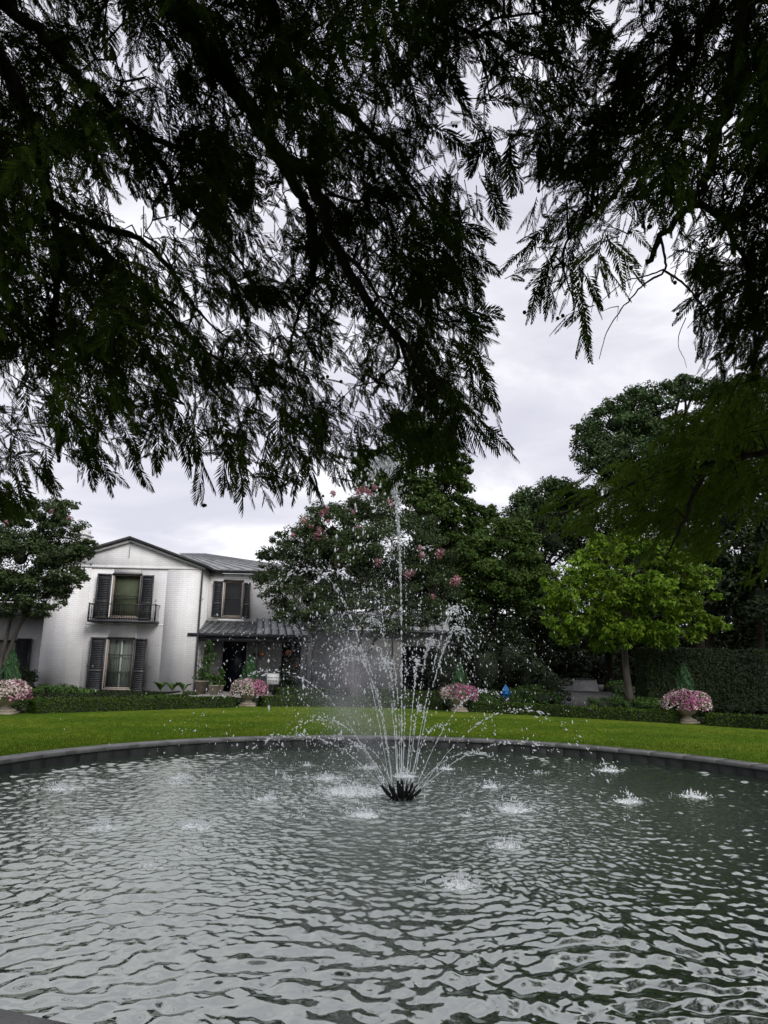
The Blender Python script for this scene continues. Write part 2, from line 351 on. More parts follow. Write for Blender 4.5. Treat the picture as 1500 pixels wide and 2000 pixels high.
V, F = ring_grid(lambda a: hedge_r(a) + .25, 70, 240, 50, pw=1.8)
struct(part('planting_bed_ground', V, F, m_soil, smooth=True))
V, F = ring_grid(70, 900, 96, 6, pw=2)
struct(part('ground', V, F, m_soil))
# pool floor
th = np.linspace(0, 2 * pi, 97)[:-1]
Vp = np.vstack([[[PC[0], PC[1], -1.1]], np.stack([PC[0] + 7.3 * np.cos(th), PC[1] + 7.3 * np.sin(th), np.full(96, -1.1)], 1)])
Fp = np.array([[0, 1 + i, 1 + (i + 1) % 96] for i in range(96)])
struct(part('pool_floor', Vp, Fp, mat('pool_plaster', (.1, .12, .11), .8)))

# grass blades along the pool edge and over the near lawn
nb = 90000
a = rs.uniform(0.12, pi - .12, nb); r = R_OUT + .0 + rs.rand(nb) ** 1.6 * 7.0
bx, by = PC[0] + r * np.cos(a), PC[1] + r * np.sin(a); bh = rs.uniform(.015, .04, nb) * (1.0 + .3 * rs.rand(nb))
an = rs.rand(nb) * 2 * pi; wv = .006 + .004 * rs.rand(nb)
P0 = np.stack([bx - wv * np.cos(an), by - wv * np.sin(an), np.full(nb, -.005)], 1); P1 = np.stack([bx + wv * np.cos(an), by + wv * np.sin(an), np.full(nb, -.005)], 1)
P2 = np.stack([bx + rs.randn(nb) * .012, by + rs.randn(nb) * .012, bh], 1)
o = part('grass_blades', np.stack([P0, P1, P2], 1).reshape(-1, 3), np.arange(3 * nb).reshape(-1, 3), m_blade); o['kind'] = 'stuff'
o['label'] = 'short mown green grass blades growing between the pool coping and the low hedge'; o['category'] = 'grass'

# ------------------------------------------------------------------ pool wall: coping stones and wall blocks
pw = thing('pool_wall', 'low round grey stone wall and coping that rings the fountain pool', 'pool wall', (PC[0], PC[1], 0))
NC = 64
def arc_block(r0, r1, a0, a1, z0, z1, n=3, bev=.0):
    A = np.linspace(a0, a1, n + 1); V = []; F = []
    for q in A:
        for (rr, zz) in ((r0, z0), (r1, z0), (r1, z1 - bev), (r1 - bev, z1), (r0 + bev, z1), (r0, z1 - bev)):
            V.append([rr * cos(q), rr * sin(q), zz])
    k = 6
    for i in range(n):
        for j in range(k):
            b = i * k; F.append([b + j, b + (j + 1) % k, b + k + (j + 1) % k, b + k + j])
    F.append([0, 5, 2, 1]); F.append([5, 4, 3, 2]); b = n * k; F.append([b, b + 1, b + 2, b + 5]); F.append([b + 5, b + 2, b + 3, b + 4])
    return np.array(V), np.array(F)
da = 2 * pi / NC
V, F = arc_block(R_IN - .03, R_OUT, 0.0006, da - .0006, -.035, .03, 3, .006); me_c = mesh_np('coping_stone', V, F)
for i in range(NC):
    o = link('coping_stone', me_c, m_stone, pw); o.rotation_euler = (0, 0, i * da); o.location = (0, 0, rs.uniform(-.0015, .0015))
NBk = 120; db = 2 * pi / NBk
V, F = arc_block(R_IN, R_OUT - .03, 0.0004, db - .0004, -1.1, -.036, 2, .004); me_b = mesh_np('wall_block', V, F)
for i in range(NBk):
    o = link('wall_block', me_b, m_block, pw); o.rotation_euler = (0, 0, i * db + .01); o.scale = (1 + rs.uniform(-.0006, .0006),) * 2 + (1,)

# ------------------------------------------------------------------ water surface
SPL = [(710, 1592, .34, 1.0), (690, 1546, .85, 1.0), (525, 1560, .32, .8), (352, 1519, .35, .6), (345, 1530, .25, .6), (120, 1541, .5, .6), (960, 1537, .28, .9), (1005, 1581, .45, .9), (1228, 1566, .34, 1.0),
       (1355, 1556, .4, .7), (990, 1652, .32, .8), (900, 1730, .30, .9), (790, 1516, .35, 1.0), (870, 1502, .3, .8), (383, 1614, .4, .6), (200, 1618, .4, .55), (600, 1495, .3, .5), (1190, 1505, .45, .7), (640, 1520, .6, .6),
       (560, 1521, .3, .5), (290, 1694, .35, .35), (915, 1593, .12, .6), (375, 1660, .5, .3), (1050, 1510, .3, .35), (720, 1500, .5, .5)]
SPW = [(ground(x, y, WZ)[:2], s * .74, w) for x, y, s, w in SPL]
def wave_height(x, y):
    r_ = np.random.RandomState(11); h = np.zeros_like(x)
    wx = x + .10 * np.sin(1.7 * y + .6) + .06 * np.sin(3.1 * x + 2.2 * y); wy = y + .10 * np.sin(1.9 * x + 1.1) + .05 * np.sin(3.7 * y - 2.0 * x)
    df = np.hypot(x - FO[0], y - FO[1]); near = np.clip((df - 4.0) / 2.8, 0, 1)
    for i in range(90):
        lam = .062 * (5.0 ** r_.rand()); k = 2 * pi / lam; a = r_.rand() * 2 * pi if r_.rand() < .4 else (pi / 2 + .75 * r_.randn()); ph = r_.rand() * 2 * pi
        amp = .029 / k; sh = np.clip((.18 - lam) / .10, 0, 1); lo_ = np.clip((lam - .13) / .10, 0, 1)
        h += amp * (1 - .6 * sh * near) * (1 - .5 * lo_ * (1 - near) + .75 * lo_ * near) * np.cos(k * (np.cos(a) * wx + np.sin(a) * wy) + ph)
    for (c, s, w) in SPW:
        d = np.hypot(x - c[0], y - c[1]); h += w * .007 * np.cos(2 * pi * d / .13) * np.exp(-(d / (s * 2.2)) ** 2)
        h += w * .02 * np.exp(-(d / (s * .5)) ** 2) * np.cos(31 * x + 9 * y) * np.cos(27 * y - 7 * x)
    d = np.hypot(x - FO[0], y - FO[1]); h += .007 * np.cos(2 * pi * d / .3) * np.exp(-(d / 2.4) ** 2)
    return h
nr, na_ = 640, 860
rr = 2.6 * (17.9 / 2.6) ** (np.arange(nr + 1) / nr); aa = np.linspace(radians(-52), radians(52), na_ + 1)
RR, AA = np.meshgrid(rr, aa, indexing='ij'); X = RR * np.sin(AA); Yw = RR * np.cos(AA)
Z = WZ + wave_height(X, Yw); V = np.stack([X, Yw, Z], -1).reshape(-1, 3)
i, j = np.meshgrid(np.arange(nr), np.arange(na_), indexing='ij'); b = i * (na_ + 1) + j
F = np.stack([b, b + 1, b + na_ + 2, b + na_ + 1], -1).reshape(-1, 4)[:, ::-1]
cen = V[F].mean(1); keep = np.hypot(cen[:, 0] - PC[0], cen[:, 1] - PC[1]) < R_IN + .05; F = F[keep]
used = np.zeros(len(V), bool); used[F.ravel()] = True; idx = np.cumsum(used) - 1; V = V[used]; F = idx[F]
me_w = mesh_np('water', V, F, True)
foam = np.zeros(len(V)); 
for (c, s, w) in SPW:
    d = np.hypot((V[:, 0] - c[0]), (V[:, 1] - c[1]) * 1.1); foam = np.maximum(foam, w * np.exp(-(d / (s * .75)) ** 2))
dd = np.hypot(V[:, 0] - FO[0] + .5, V[:, 1] - FO[1]); aer = np.exp(-(dd / 4.2) ** 2)
at_ = me_w.attributes.new('foam', 'FLOAT', 'POINT'); at_.data.foreach_set('value', foam.astype(np.float32))
at_ = me_w.attributes.new('aer', 'FLOAT', 'POINT'); at_.data.foreach_set('value', aer.astype(np.float32))
m_water, nn, ll, pp = newmat('pool_water')
t = nn.new('ShaderNodeTexCoord')
fa = nn.new('ShaderNodeAttribute'); fa.attribute_name = 'foam'; ae = nn.new('ShaderNodeAttribute'); ae.attribute_name = 'aer'
body = nn.new('ShaderNodeMix'); body.data_type = 'RGBA'; body.inputs[6].default_value = (.014, .021, .013, 1); body.inputs[7].default_value = (.135, .165, .145, 1); ll.new(ae.outputs['Fac'], body.inputs[0])
fn = nn.new('ShaderNodeTexNoise'); fn.inputs['Scale'].default_value = 26; fn.inputs['Detail'].default_value = 5; fn.inputs['Distortion'].default_value = 1.2; ll.new(t.outputs['Object'], fn.inputs['Vector'])
sub = nn.new('ShaderNodeMath'); sub.operation = 'SUBTRACT'; sub.inputs[1].default_value = .52
fs = nn.new('ShaderNodeMath'); fs.operation = 'MULTIPLY_ADD'; ll.new(fa.outputs['Fac'], fs.inputs[0]); fs.inputs[1].default_value = .30; ll.new(fn.outputs['Fac'], fs.inputs[2])
ll.new(fs.outputs[0], sub.inputs[0]); mr = nn.new('ShaderNodeMapRange'); ll.new(sub.outputs[0], mr.inputs[0]); mr.inputs['From Min'].default_value = .06; mr.inputs['From Max'].default_value = .2
ml = nn.new('ShaderNodeMath'); ml.operation = 'MULTIPLY'; ll.new(mr.outputs[0], ml.inputs[0])
st = nn.new('ShaderNodeMapRange'); st.inputs['From Min'].default_value = .08; st.inputs['From Max'].default_value = .4; ll.new(fa.outputs['Fac'], st.inputs[0]); ll.new(st.outputs[0], ml.inputs[1])
fc = nn.new('ShaderNodeMix'); fc.data_type = 'RGBA'; fc.inputs[7].default_value = (.85, .88, .88, 1); ll.new(body.outputs[2], fc.inputs[6]); ll.new(ml.outputs[0], fc.inputs[0]); ll.new(fc.outputs[2], pp.inputs['Base Color'])
rg = nn.new('ShaderNodeMapRange'); rg.inputs['To Min'].default_value = .03; rg.inputs['To Max'].default_value = .6; ll.new(ml.outputs[0], rg.inputs[0]); ll.new(rg.outputs[0], pp.inputs['Roughness'])
pp.inputs['IOR'].default_value = 4.6; pp.inputs['Specular IOR Level'].default_value = .5; pp.inputs['Specular Tint'].default_value = (.96, 1.0, .93, 1)
b1 = nn.new('ShaderNodeTexNoise'); b1.inputs['Scale'].default_value = 11; b1.inputs['Detail'].default_value = 4; ll.new(t.outputs['Object'], b1.inputs['Vector'])
bs = nn.new('ShaderNodeMapRange'); bs.inputs['To Min'].default_value = .02; bs.inputs['To Max'].default_value = .75; ll.new(ae.outputs['Fac'], bs.inputs[0])
bu = nn.new('ShaderNodeBump'); bu.inputs['Distance'].default_value = .03; ll.new(b1.outputs['Fac'], bu.inputs['Height']); ll.new(bs.outputs[0], bu.inputs['Strength']); ll.new(bu.outputs[0], pp.inputs['Normal'])
struct(link('water', me_w, m_water))

# ------------------------------------------------------------------ fountain
OCT_V = np.array([[1, 0, 0], [-1, 0, 0], [0, 1, 0], [0, -1, 0], [0, 0, 1], [0, 0, -1]], float)
OCT_F = np.array([[0, 2, 4], [2, 1, 4], [1, 3, 4], [3, 0, 4], [2, 0, 5], [1, 2, 5], [3, 1, 5], [0, 3, 5]])
def drops(P, R, dirs=None, el=1.0):
    P = np.asarray(P); n = len(P); R = np.broadcast_to(R, (n,))
    S = OCT_V[None] * (1 + .35 * rs.randn(n, 6, 1)).clip(.4, 2.0) * R[:, None, None]
    if dirs is not None:
        d = unit(dirs)[:, None, :]; e = np.broadcast_to(el, (n,))[:, None, None]
        S = S + d * (S * d).sum(-1, keepdims=True) * (e - 1)
    V = (P[:, None, :] + S).reshape(-1, 3); F = (OCT_F[None] + 6 * np.arange(n)[:, None, None]).reshape(-1, 3)
    return V, F
m_spike = mat('black_spike', (0.010, 0.010, 0.010), .6, spec=.15)
ft = thing('fountain', 'black fountain head of upright spikes throwing jets of white water in the pool centre', 'fountain', (FO[0], FO[1], WZ))
V, F = lathe([(.02, -.35), (.14, -.35), (.15, -.03), (.13, .02), (.03, .035)], (FO[0], FO[1], WZ), 16)
part('base', V, F, m_black, ft)
noz = []
def nozzle(az, tilt, r0, ln):
    d = np.array([sin(tilt) * cos(az), sin(tilt) * sin(az), cos(tilt)]); p0 = np.array([FO[0] + r0 * cos(az), FO[1] + r0 * sin(az), WZ - .02])
    pts = [p0 + d * ln * q for q in (0, .3, .55, .8, .93, 1.0)]
    for q in range(1, 5): pts[q] = pts[q] + rs.randn(3) * .003 + np.array([0, 0, -.012 * sin(pi * q / 5)])
    V, F = tube(pts, np.array([.017, .020, .017, .014, .010, .005]) * rs.uniform(.85, 1.1), 6); part('nozzle', V, F, m_spike, ft, smooth=False)
    noz.append((pts[-1], d))
for i in range(12): nozzle(i * pi / 6 + .13, radians(47 + rs.uniform(-4, 4)), .10, .27 + rs.uniform(-.02, .02))
for i in range(9): nozzle(i * 2 * pi / 9 + .4, radians(22), .075, .26 + rs.uniform(-.02, .02))
for i in range(5): nozzle(i * 2 * pi / 5, radians(8), .035, .27)
nozzle(0, 0, 0, .29)
G = 9.8; WIND = np.array([-.62, .05, 0])
def jet(p0, d, v, r0=.006, t0=.16, spread=.05, tmax=None, dens=1.0, clump=1.0):
    vv = d * v; disc = vv[2] ** 2 + 2 * G * (p0[2] - WZ); T = (vv[2] + sqrt(disc)) / G
    if tmax: T *= tmax
    tb = T * t0; ts = np.linspace(0, tb, 16)
    pts = p0 + vv * ts[:, None] + WIND * .5 * (ts[:, None] ** 2) - np.array([0, 0, .5 * G]) * ts[:, None] ** 2
    pts[1:] += rs.randn(15, 3) * .003
    items = []
    V, F = tube(pts, r0 * (1 - .35 * np.linspace(0, 1, 16)) * (1 + .45 * rs.randn(16)).clip(.4, 2), 5, cap=False)
    F3 = np.vstack([F[:, :3], F[:, [0, 2, 3]]]); items.append((V, F3))
    n = int(dens * 46 * (T - tb) / .5 + 30); t = tb * .4 + (T - tb * .4) * rs.rand(n) ** .85
    t = np.where(rs.rand(n) < .5, np.round(t / .018) * .018 + rs.randn(n) * .002, t)
    u = np.clip((t - tb * .4) / T, 0, 1)[:, None]
    p = p0 + vv * t[:, None] + WIND * .5 * t[:, None] ** 2 * (1 + rs.randn(n, 1) * .5 * u) - np.array([0, 0, .5 * G]) * t[:, None] ** 2
    p = p + rs.randn(n, 3) * (.003 + spread * 2.2 * np.clip(u - .18, 0, 1) ** 1.3) ; dr = vv - np.array([0, 0, G]) * t[:, None]
    R = (.0052 + .0085 * rs.rand(n) ** 2) * clump * (1.1 + .4 * u[:, 0]) * np.where(t > .62 * T, .75, 1); ok = (p[:, 2] > WZ) & ((t < .6 * T) | (rs.rand(n) < .45))
    V, F = drops(p[ok], R[ok] * .88, dr[ok], 1.2 + 2.0 * rs.rand(ok.sum())); items.append((V, F))
    V, F = join(items); part('water_jet', V, F, m_drop, ft, smooth=True, kind='stuff')
c0 = np.array([FO[0], FO[1], WZ])
jet(noz[-1][0], unit(np.array([-.004, 0, 1.0])), 9.6, .008, .06, .055, None, 5.2, 1.55)
for q in range(5): jet(noz[21 + q][0], unit(noz[21 + q][1] * np.array([.5, .5, 1])), 7.3 + .8 * rs.randn(), .003, .07, .05, None, 1.0, .8)
for q in range(9):
    d = unit(noz[12 + q][1] * np.array([.45, .45, 1])); jet(noz[12 + q][0], d, 6.5 + .55 * rs.randn(), .004, .12, .06, None, 2.6, .9)
for q in range(12):
    d = unit(noz[q][1] * np.array([.55, .55, 1]) if q % 2 else noz[q][1] * np.array([.95, .95, 1])); jet(noz[q][0], d, 6.0 + .5 * rs.randn() if q % 2 else 5.1 + .3 * rs.randn(), .0035, .16, .045, None, 2.0, .85)
# falling drops: clouds below the crown of the jets, carried to the left
P = []
def cloud(px, py, Y, sx, sz, n, sy=.5):
    c = at(px, py, Y); P.append(c + rs.randn(int(n * .40), 3) * np.array([sx, sy, sz]))
cloud(775, 925, 10.8, .06, .12, 420, .06); cloud(777, 985, 10.8, .10, .25, 380, .1); cloud(772, 1020, 11.2, .17, .5, 420, .15); cloud(765, 1110, 11.2, .22, .6, 420, .2); cloud(745, 1200, 11.2, .22, .4, 420, .3)
cloud(690, 1240, 11.2, .22, .25, 330); cloud(640, 1215, 11.2, .35, .22, 360); cloud(590, 1290, 11.2, .6, .4, 520); cloud(520, 1280, 11.2, .6, .35, 300); cloud(890, 1215, 11.2, .2, .28, 480); cloud(905, 1280, 11.2, .35, .4, 520)
cloud(960, 1250, 11.2, .5, .4, 260); cloud(1010, 1300, 11.2, .5, .35, 200); cloud(1060, 1310, 11.4, .5, .5, 110); cloud(1140, 1400, 11.4, .25, .2, 40); cloud(440, 1330, 11, .7, .4, 120); cloud(330, 1340, 10.5, .9, .4, 50); cloud(560, 1440, 11, .8, .22, 170)
cloud(680, 1330, 11.2, .4, .5, 420); cloud(620, 1350, 11.2, .5, .4, 420); cloud(800, 1280, 11.2, .1, .3, 200, .2); cloud(1165, 1450, 11.4, .03, .2, 16); cloud(940, 1412, 11.0, .08, .07, 60); cloud(480, 1440, 10, .7, .12, 80); cloud(640, 1460, 13, .9, .06, 200)
P = np.vstack(P); P = P[P[:, 2] > WZ + .02]; n = len(P)
V, F = drops(P, .0025 + .0075 * rs.rand(n) ** 3, np.tile([[-.2, 0, 1.]], (n, 1)) + .25 * rs.randn(n, 3), 1.2 + 2.2 * rs.rand(n))
o = part('falling_drops', V, F, m_drop, ft, smooth=True, kind='stuff')
# fine spray, drifting left
Pm = np.vstack([at(x, y, 11.3) + rs.randn(k, 3) * np.array([sx, .5, sz]) for x, y, sx, sz, k in ((690, 1290, .35, .6, 11000), (640, 1330, .5, .5, 9000), (700, 1420, .3, .4, 8000), (730, 1480, .25, .25, 3000), (700, 1200, .5, .5, 3500), (880, 1280, .4, .5, 3500), (775, 1100, .25, .9, 2500))])
Pm = Pm[Pm[:, 2] > WZ]; n = len(Pm)
TV = np.array([[1, 1, 1], [-1, -1, 1], [-1, 1, -1], [1, -1, -1]]) * .6; TF = np.array([[0, 1, 2], [0, 3, 1], [0, 2, 3], [1, 3, 2]])
V = (Pm[:, None] + TV[None] * (.0012 + .0022 * rs.rand(n, 1, 1) ** 2)).reshape(-1, 3); F = (TF[None] + 4 * np.arange(n)[:, None, None]).reshape(-1, 3)
part('fine_spray', V, F, m_drop, ft, kind='stuff')
# splashes where the drops land
P = []; R = []; D = []
for (c, s, w) in SPW:
    k = int(210 * w * (s / .4) ** 1.3); an_ = rs.rand(k) * 6.283; q = np.where(rs.rand(k, 1) < .45, rs.randn(k, 2) * s * np.array([.6, .4]), np.column_stack([np.cos(an_), np.sin(an_)]) * s * (.22 + .06 * rs.randn(k, 1)) * (1 + .4 * np.sin(3 * an_ + s * 40))[:, None]); h = np.abs(rs.randn(k)) * .065 * w * np.exp(-(np.hypot(q[:, 0], q[:, 1]) / s) ** 2) + .01
    P.append(np.column_stack([c[0] + q[:, 0], c[1] + q[:, 1], WZ + h])); R.append(.003 + .008 * rs.rand(k) ** 2.0 * (1 if w > .5 else .7)); D.append(np.column_stack([q[:, 0] * 2 + rs.randn(k) * .3, q[:, 1] * 2 + rs.randn(k) * .3, .3 + rs.rand(k) * .6]))
P = np.vstack(P); R = np.concatenate(R); D = np.vstack(D)
V, F = drops(P, R, D, 1 + 2.2 * rs.rand(len(P)))
o = part('splashes', V, F, m_drop, smooth=True); o['kind'] = 'stuff'; o['label'] = 'white splashes where falling drops strike the pool water'; o['category'] = 'splashes'
# airborne veil of mist left of the jets
m_mist = bpy.data.materials.new('mist'); m_mist.use_nodes = True; mn = m_mist.node_tree.nodes; mlk = m_mist.node_tree.links; mn.clear()
mo = mn.new('ShaderNodeOutputMaterial'); pv = mn.new('ShaderNodeVolumePrincipled'); pv.inputs['Color'].default_value = (.95, .96, 1, 1)
tcm = mn.new('ShaderNodeTexCoord'); sb = mn.new('ShaderNodeVectorMath'); sb.operation = 'LENGTH'; mlk.new(tcm.outputs['Object'], sb.inputs[0])
mrm = mn.new('ShaderNodeMapRange'); mrm.inputs['From Min'].default_value = 1.0; mrm.inputs['From Max'].default_value = .1; mrm.inputs['To Min'].default_value = 0; mrm.inputs['To Max'].default_value = .7; mlk.new(sb.outputs['Value'], mrm.inputs[0])
mnz = mn.new('ShaderNodeTexNoise'); mnz.inputs['Scale'].default_value = 2.2; mnz.inputs['Detail'].default_value = 3; mlk.new(tcm.outputs['Object'], mnz.inputs['Vector'])
mn2 = mn.new('ShaderNodeMapRange'); mn2.inputs['From Min'].default_value = .42; mn2.inputs['From Max'].default_value = .68; mn2.inputs['To Min'].default_value = .1; mn2.inputs['To Max'].default_value = 1.6; mlk.new(mnz.outputs['Fac'], mn2.inputs[0])
mmu = mn.new('ShaderNodeMath'); mmu.operation = 'MULTIPLY'; mlk.new(mrm.outputs[0], mmu.inputs[0]); mlk.new(mn2.outputs[0], mmu.inputs[1]); mlk.new(mmu.outputs[0], pv.inputs['Density']); mlk.new(pv.outputs[0], mo.inputs['Volume'])
V, F = lathe([(.01, -1), (.5, -.87), (.87, -.5), (1, 0), (.87, .5), (.5, .87), (.01, 1)], (0, 0, 0), 20)
o = link('mist', mesh_np('mist', V, F, True), m_mist); c = at(690, 1350, 11.0); o.location = c; o.scale = (.85, .7, 1.25); o.rotation_euler = (0, radians(-28), 0)
o['kind'] = 'stuff'; o['label'] = 'thin grey veil of mist drifting left of the fountain jets'; o['category'] = 'mist'
# ------------------------------------------------------------------ house
def wall_holes(x0, x1, z0, z1, y0, y1, holes):
    """box wall x0..x1, z0..z1 with rectangular openings, as butted boxes"""
    xs_ = sorted({x0, x1} | {h[0] for h in holes} | {h[1] for h in holes}); it = []
    for a, b in zip(xs_[:-1], xs_[1:]):
        hs_ = sorted([(h[2], h[3]) for h in holes if h[0] <= a + 1e-6 and h[1] >= b - 1e-6]); z = z0
        for (p, q) in hs_:
            if p > z + 1e-6: it.append(box(a, b, y0, y1, z, p))
            z = q
        if z < z1 - 1e-6: it.append(box(a, b, y0, y1, z, z1))
    return join(it)
def prism(poly, y0, y1):
    n = len(poly); V = np.array([[p[0], y0, p[1]] for p in poly] + [[p[0], y1, p[1]] for p in poly], float); F = []
    for i in range(n): j = (i + 1) % n; F.append([i, j, n + j, n + i])
    for k in range(1, n - 1, 2):
        a = [0, k, k + 1, (k + 2) if k + 2 < n else k + 1]
        if a[2] == a[3]: F.append([n, n + k, n + k + 1, n + k + 1][:4]); F.append([0, k + 1, k, k])
        else: F.append([a[3], a[2], a[1], a[0]]); F.append([n + a[0], n + a[1], n + a[2], n + a[3]])
    return V, np.array(F)
house = thing('brick_house', 'two storey white painted brick house with charcoal shutters and low pitched zinc roofs', 'house', (-11, 35, 0.2))
Y0 = 35.0
# main gabled block
win_lo = (-13.14, -11.82, 0.26, 2.62); win_up = (-13.17, -11.77, 3.62, 5.70)
V, F = wall_holes(-16.28, -8.84, 0.05, 6.12, Y0, Y0 + .3, [win_lo, win_up]); ws = [(V, F)]
ws.append(box(-16.28, -15.98, Y0 + .3, 44, 0.05, 6.12)); ws.append(box(-9.14, -8.84, Y0 + .3, 44, 0.05, 6.12))
V, F = join(ws); part('wall', V, F, brick_w, house)
# raised piers, band courses (3 cm proud) leave the middle bay recessed
for a_, b_ in ((-16.283, -14.25), (-10.50, -8.837)): V, F = box(a_, b_, Y0 - .04, Y0 - .001, 0.05, 5.98); part('pier', V, F, brick_w, house)
V, F = box(-16.29, -8.83, Y0 - .055, Y0 - .002, 5.982, 6.10); part('string_course', V, F, brick_w, house)
V, F = box(-14.248, -10.502, Y0 - .022, Y0 - .001, 3.26, 3.30); part('band_course', V, F, brick_w, house)
V, F = prism([(-16.28, 6.121), (-8.84, 6.121), (-12.45, 7.38)], Y0 + .001, Y0 + .29); V2 = V; F3 = [[0, 1, 2], [3, 5, 4], [0, 3, 4], [0, 4, 1], [1, 4, 5], [1, 5, 2], [2, 5, 3], [2, 3, 0]]
part('gable', V, F3, brick_w, house)
def slope(x0, z0, x1, z1, y0, y1, t):
    V = np.array([[x0, y0, z0], [x1, y0, z1], [x1, y1, z1], [x0, y1, z0], [x0, y0, z0 + t], [x1, y0, z1 + t], [x1, y1, z1 + t], [x0, y1, z0 + t]]); return V, BF
V, F = join([slope(-16.65, 6.06, -12.451, 7.42, Y0 - .30, 44, .14), slope(-12.449, 7.42, -8.52, 6.06, Y0 - .30, 44, .14)]); part('roof', V, F, m_roofe, house)
V, F = join([slope(-16.5, 5.98, -12.451, 7.29, Y0 - .16, Y0 - .06, .11), slope(-12.449, 7.29, -8.68, 5.98, Y0 - .16, Y0 - .06, .11)]); part('barge_board', V, F, m_white, house)
V, F = tube([(-12.45, Y0 - .10, 7.08), (-12.45, Y0 - .10, 6.5)], .012, 5); part('lightning_rod', V, F, m_black, house)
V, F = tube([(-8.80, Y0 - .1, 6.02), (-8.80, Y0 - .1, .25)], .035, 6); part('downpipe', V, F, m_dark, house)
V, F = join([box(-17.45, -16.7, 39.5, 40.6, 5, 8.4), box(-17.52, -16.63, 39.43, 40.67, 8.4, 8.5), box(-17.4, -16.75, 39.6, 40.5, 8.5, 8.8)]); part('chimney', V, F, brick_w, house)
def window(parent, w, y, inner, nbar=1, frame_m=m_frame, mull=False, sill=True):
    x0, x1, z0, z1 = w; f = .07
    V, F = join([box(x0, x0 + f, y - .02, y + .14, z0, z1), box(x1 - f, x1, y - .02, y + .14, z0, z1), box(x0 + f, x1 - f, y - .02, y + .14, z1 - f, z1), box(x0 + f, x1 - f, y - .02, y + .14, z0, z0 + f)])
    o = part('window', V, F, frame_m, parent)
    part('pane', [[x0 + f, y + .085, z0 + f], [x1 - f, y + .085, z0 + f], [x1 - f, y + .085, z1 - f], [x0 + f, y + .085, z1 - f]], [[0, 1, 2, 3]], m_glass, o)
    V, F = box(x0 + .02, x1 - .02, y + .22, y + .24, z0 + .02, z1 - .02); part('blind' if inner is m_blind else 'curtain_or_room_dark', V, F, inner, o)  # with the dark room material this is a black panel painting the unlit interior
    for k in range(nbar):
        zz = z0 + (z1 - z0) * (k + 1) / (nbar + 1); V, F = box(x0 + f, x1 - f, y + .03, y + .075, zz - .022, zz + .022); part('sash_bar', V, F, m_framed, o)
    if mull: V, F = box((x0 + x1) / 2 - .04, (x0 + x1) / 2 + .04, y + .12, y + .16, z0 + f, z1 - f); part('mullion', V, F, m_white, o)
    if sill: V, F = box(x0 - .06, x1 + .06, y - .12, y - .021, z0 - .06, z0 - .002); part('sill', V, F, frame_m, o)
    V, F = box(x0 - .02, x1 + .02, y - .07, y - .023, z1 - .03, z1 + .05); part('lintel', V, F, m_framed, o)
    return o
def shutter(parent, x0, x1, z0, z1, y, swing=0.0):
    """louvred leaf, hinge edge at wall, its free edge swung out by `swing` metres"""
    f = .07; d = .045
    it = [box(x0, x0 + f, 0, d, z0, z1), box(x1 - f, x1, 0, d, z0, z1)]
    for za_, zb_ in ((z1 - .09, z1), (z0, z0 + .12), ((z0 * .62 + z1 * .38) - .05, (z0 * .62 + z1 * .38) + .05)): it.append(box(x0 + f, x1 - f, 0, d, za_, zb_))
    V, F = join(it); sl = []
    nsl = int((z1 - z0 - .25) / .085)
    for k in range(nsl):
        z = z0 + .14 + k * .085
        Vb = np.array([[x0 + f, 0.002, z], [x1 - f, 0.002, z], [x1 - f, .04, z + .05], [x0 + f, .04, z + .05], [x0 + f, 0.0, z + .014], [x1 - f, 0.0, z + .014], [x1 - f, .038, z + .064], [x0 + f, .038, z + .064]]); sl.append((Vb, BF))
    sl.append(box(x0 + f, x1 - f, .0405, .044, z0, z1)); Vs, Fs = join(sl)
    def tr(V):
        V = V.copy(); t_ = (V[:, 0] - (x0 + x1) / 2) / (x1 - x0); V[:, 1] += y - .08 - swing * (t_ + .5 if swing > 0 else t_ - .5) * 1.0 - .0
        return V
    o = part('shutter', tr(V), F, m_dark, parent); part('louvres', tr(Vs), Fs, m_dark, o, kind='stuff'); return o
window(house, win_lo, Y0 + .02, m_curt, 2, mull=True); window(house, win_up, Y0 + .02, m_blind, 1)
shutter(house, -13.87, -13.17, .12, 2.64, Y0 - .02, -.12); shutter(house, -11.80, -11.14, .12, 2.62, Y0 - .02, .16)
shutter(house, -13.86, -13.20, 3.52, 5.70, Y0 - .02, -.12); shutter(house, -11.74, -11.09, 3.48, 5.66, Y0 - .02, .16)
for x, z in ((-13.98, 1.35), (-11.0, 1.35), (-13.98, 4.5), (-10.98, 4.5), (-8.72, 4.6)):
    V, F = tube([(x, Y0 - .05, z), (x + .04, Y0 - .1, z - .05), (x, Y0 - .1, z - .1)], .014, 5); part('shutter_dog', V, F, m_black, house)
# balcony
V, F = box(-13.92, -10.72, 34.25, Y0 - .06, 3.34, 3.44); bal = part('balcony', V, F, m_dark, house)
it = [box(-13.92, -10.72, 34.25, 34.29, 4.17, 4.21), box(-13.92, -10.72, 34.25, 34.28, 3.52, 3.545), box(-13.92, -13.88, 34.29, Y0 - .06, 4.17, 4.21), box(-10.76, -10.72, 34.29, Y0 - .06, 4.17, 4.21)]
for x in np.arange(-13.90, -10.72, .1135): it.append(box(x, x + .016, 34.26, 34.276, 3.44, 4.17))
for y in (34.4, 34.6, 34.8): it += [box(-13.91, -13.894, y, y + .016, 3.44, 4.17), box(-10.75, -10.734, y, y + .016, 3.44, 4.17)]
for xc in (-13.3, -12.3, -11.35):
    for s_ in (-1, 1):
        for k in range(5):
            V, F = tube([(xc, 34.255, 3.58 + k * .11), (xc + s_ * .13, 34.25, 3.70 + k * .11)], .011, 4); it.append((V, F))
V, F = join(it); part('railing', V, F, m_black, bal)
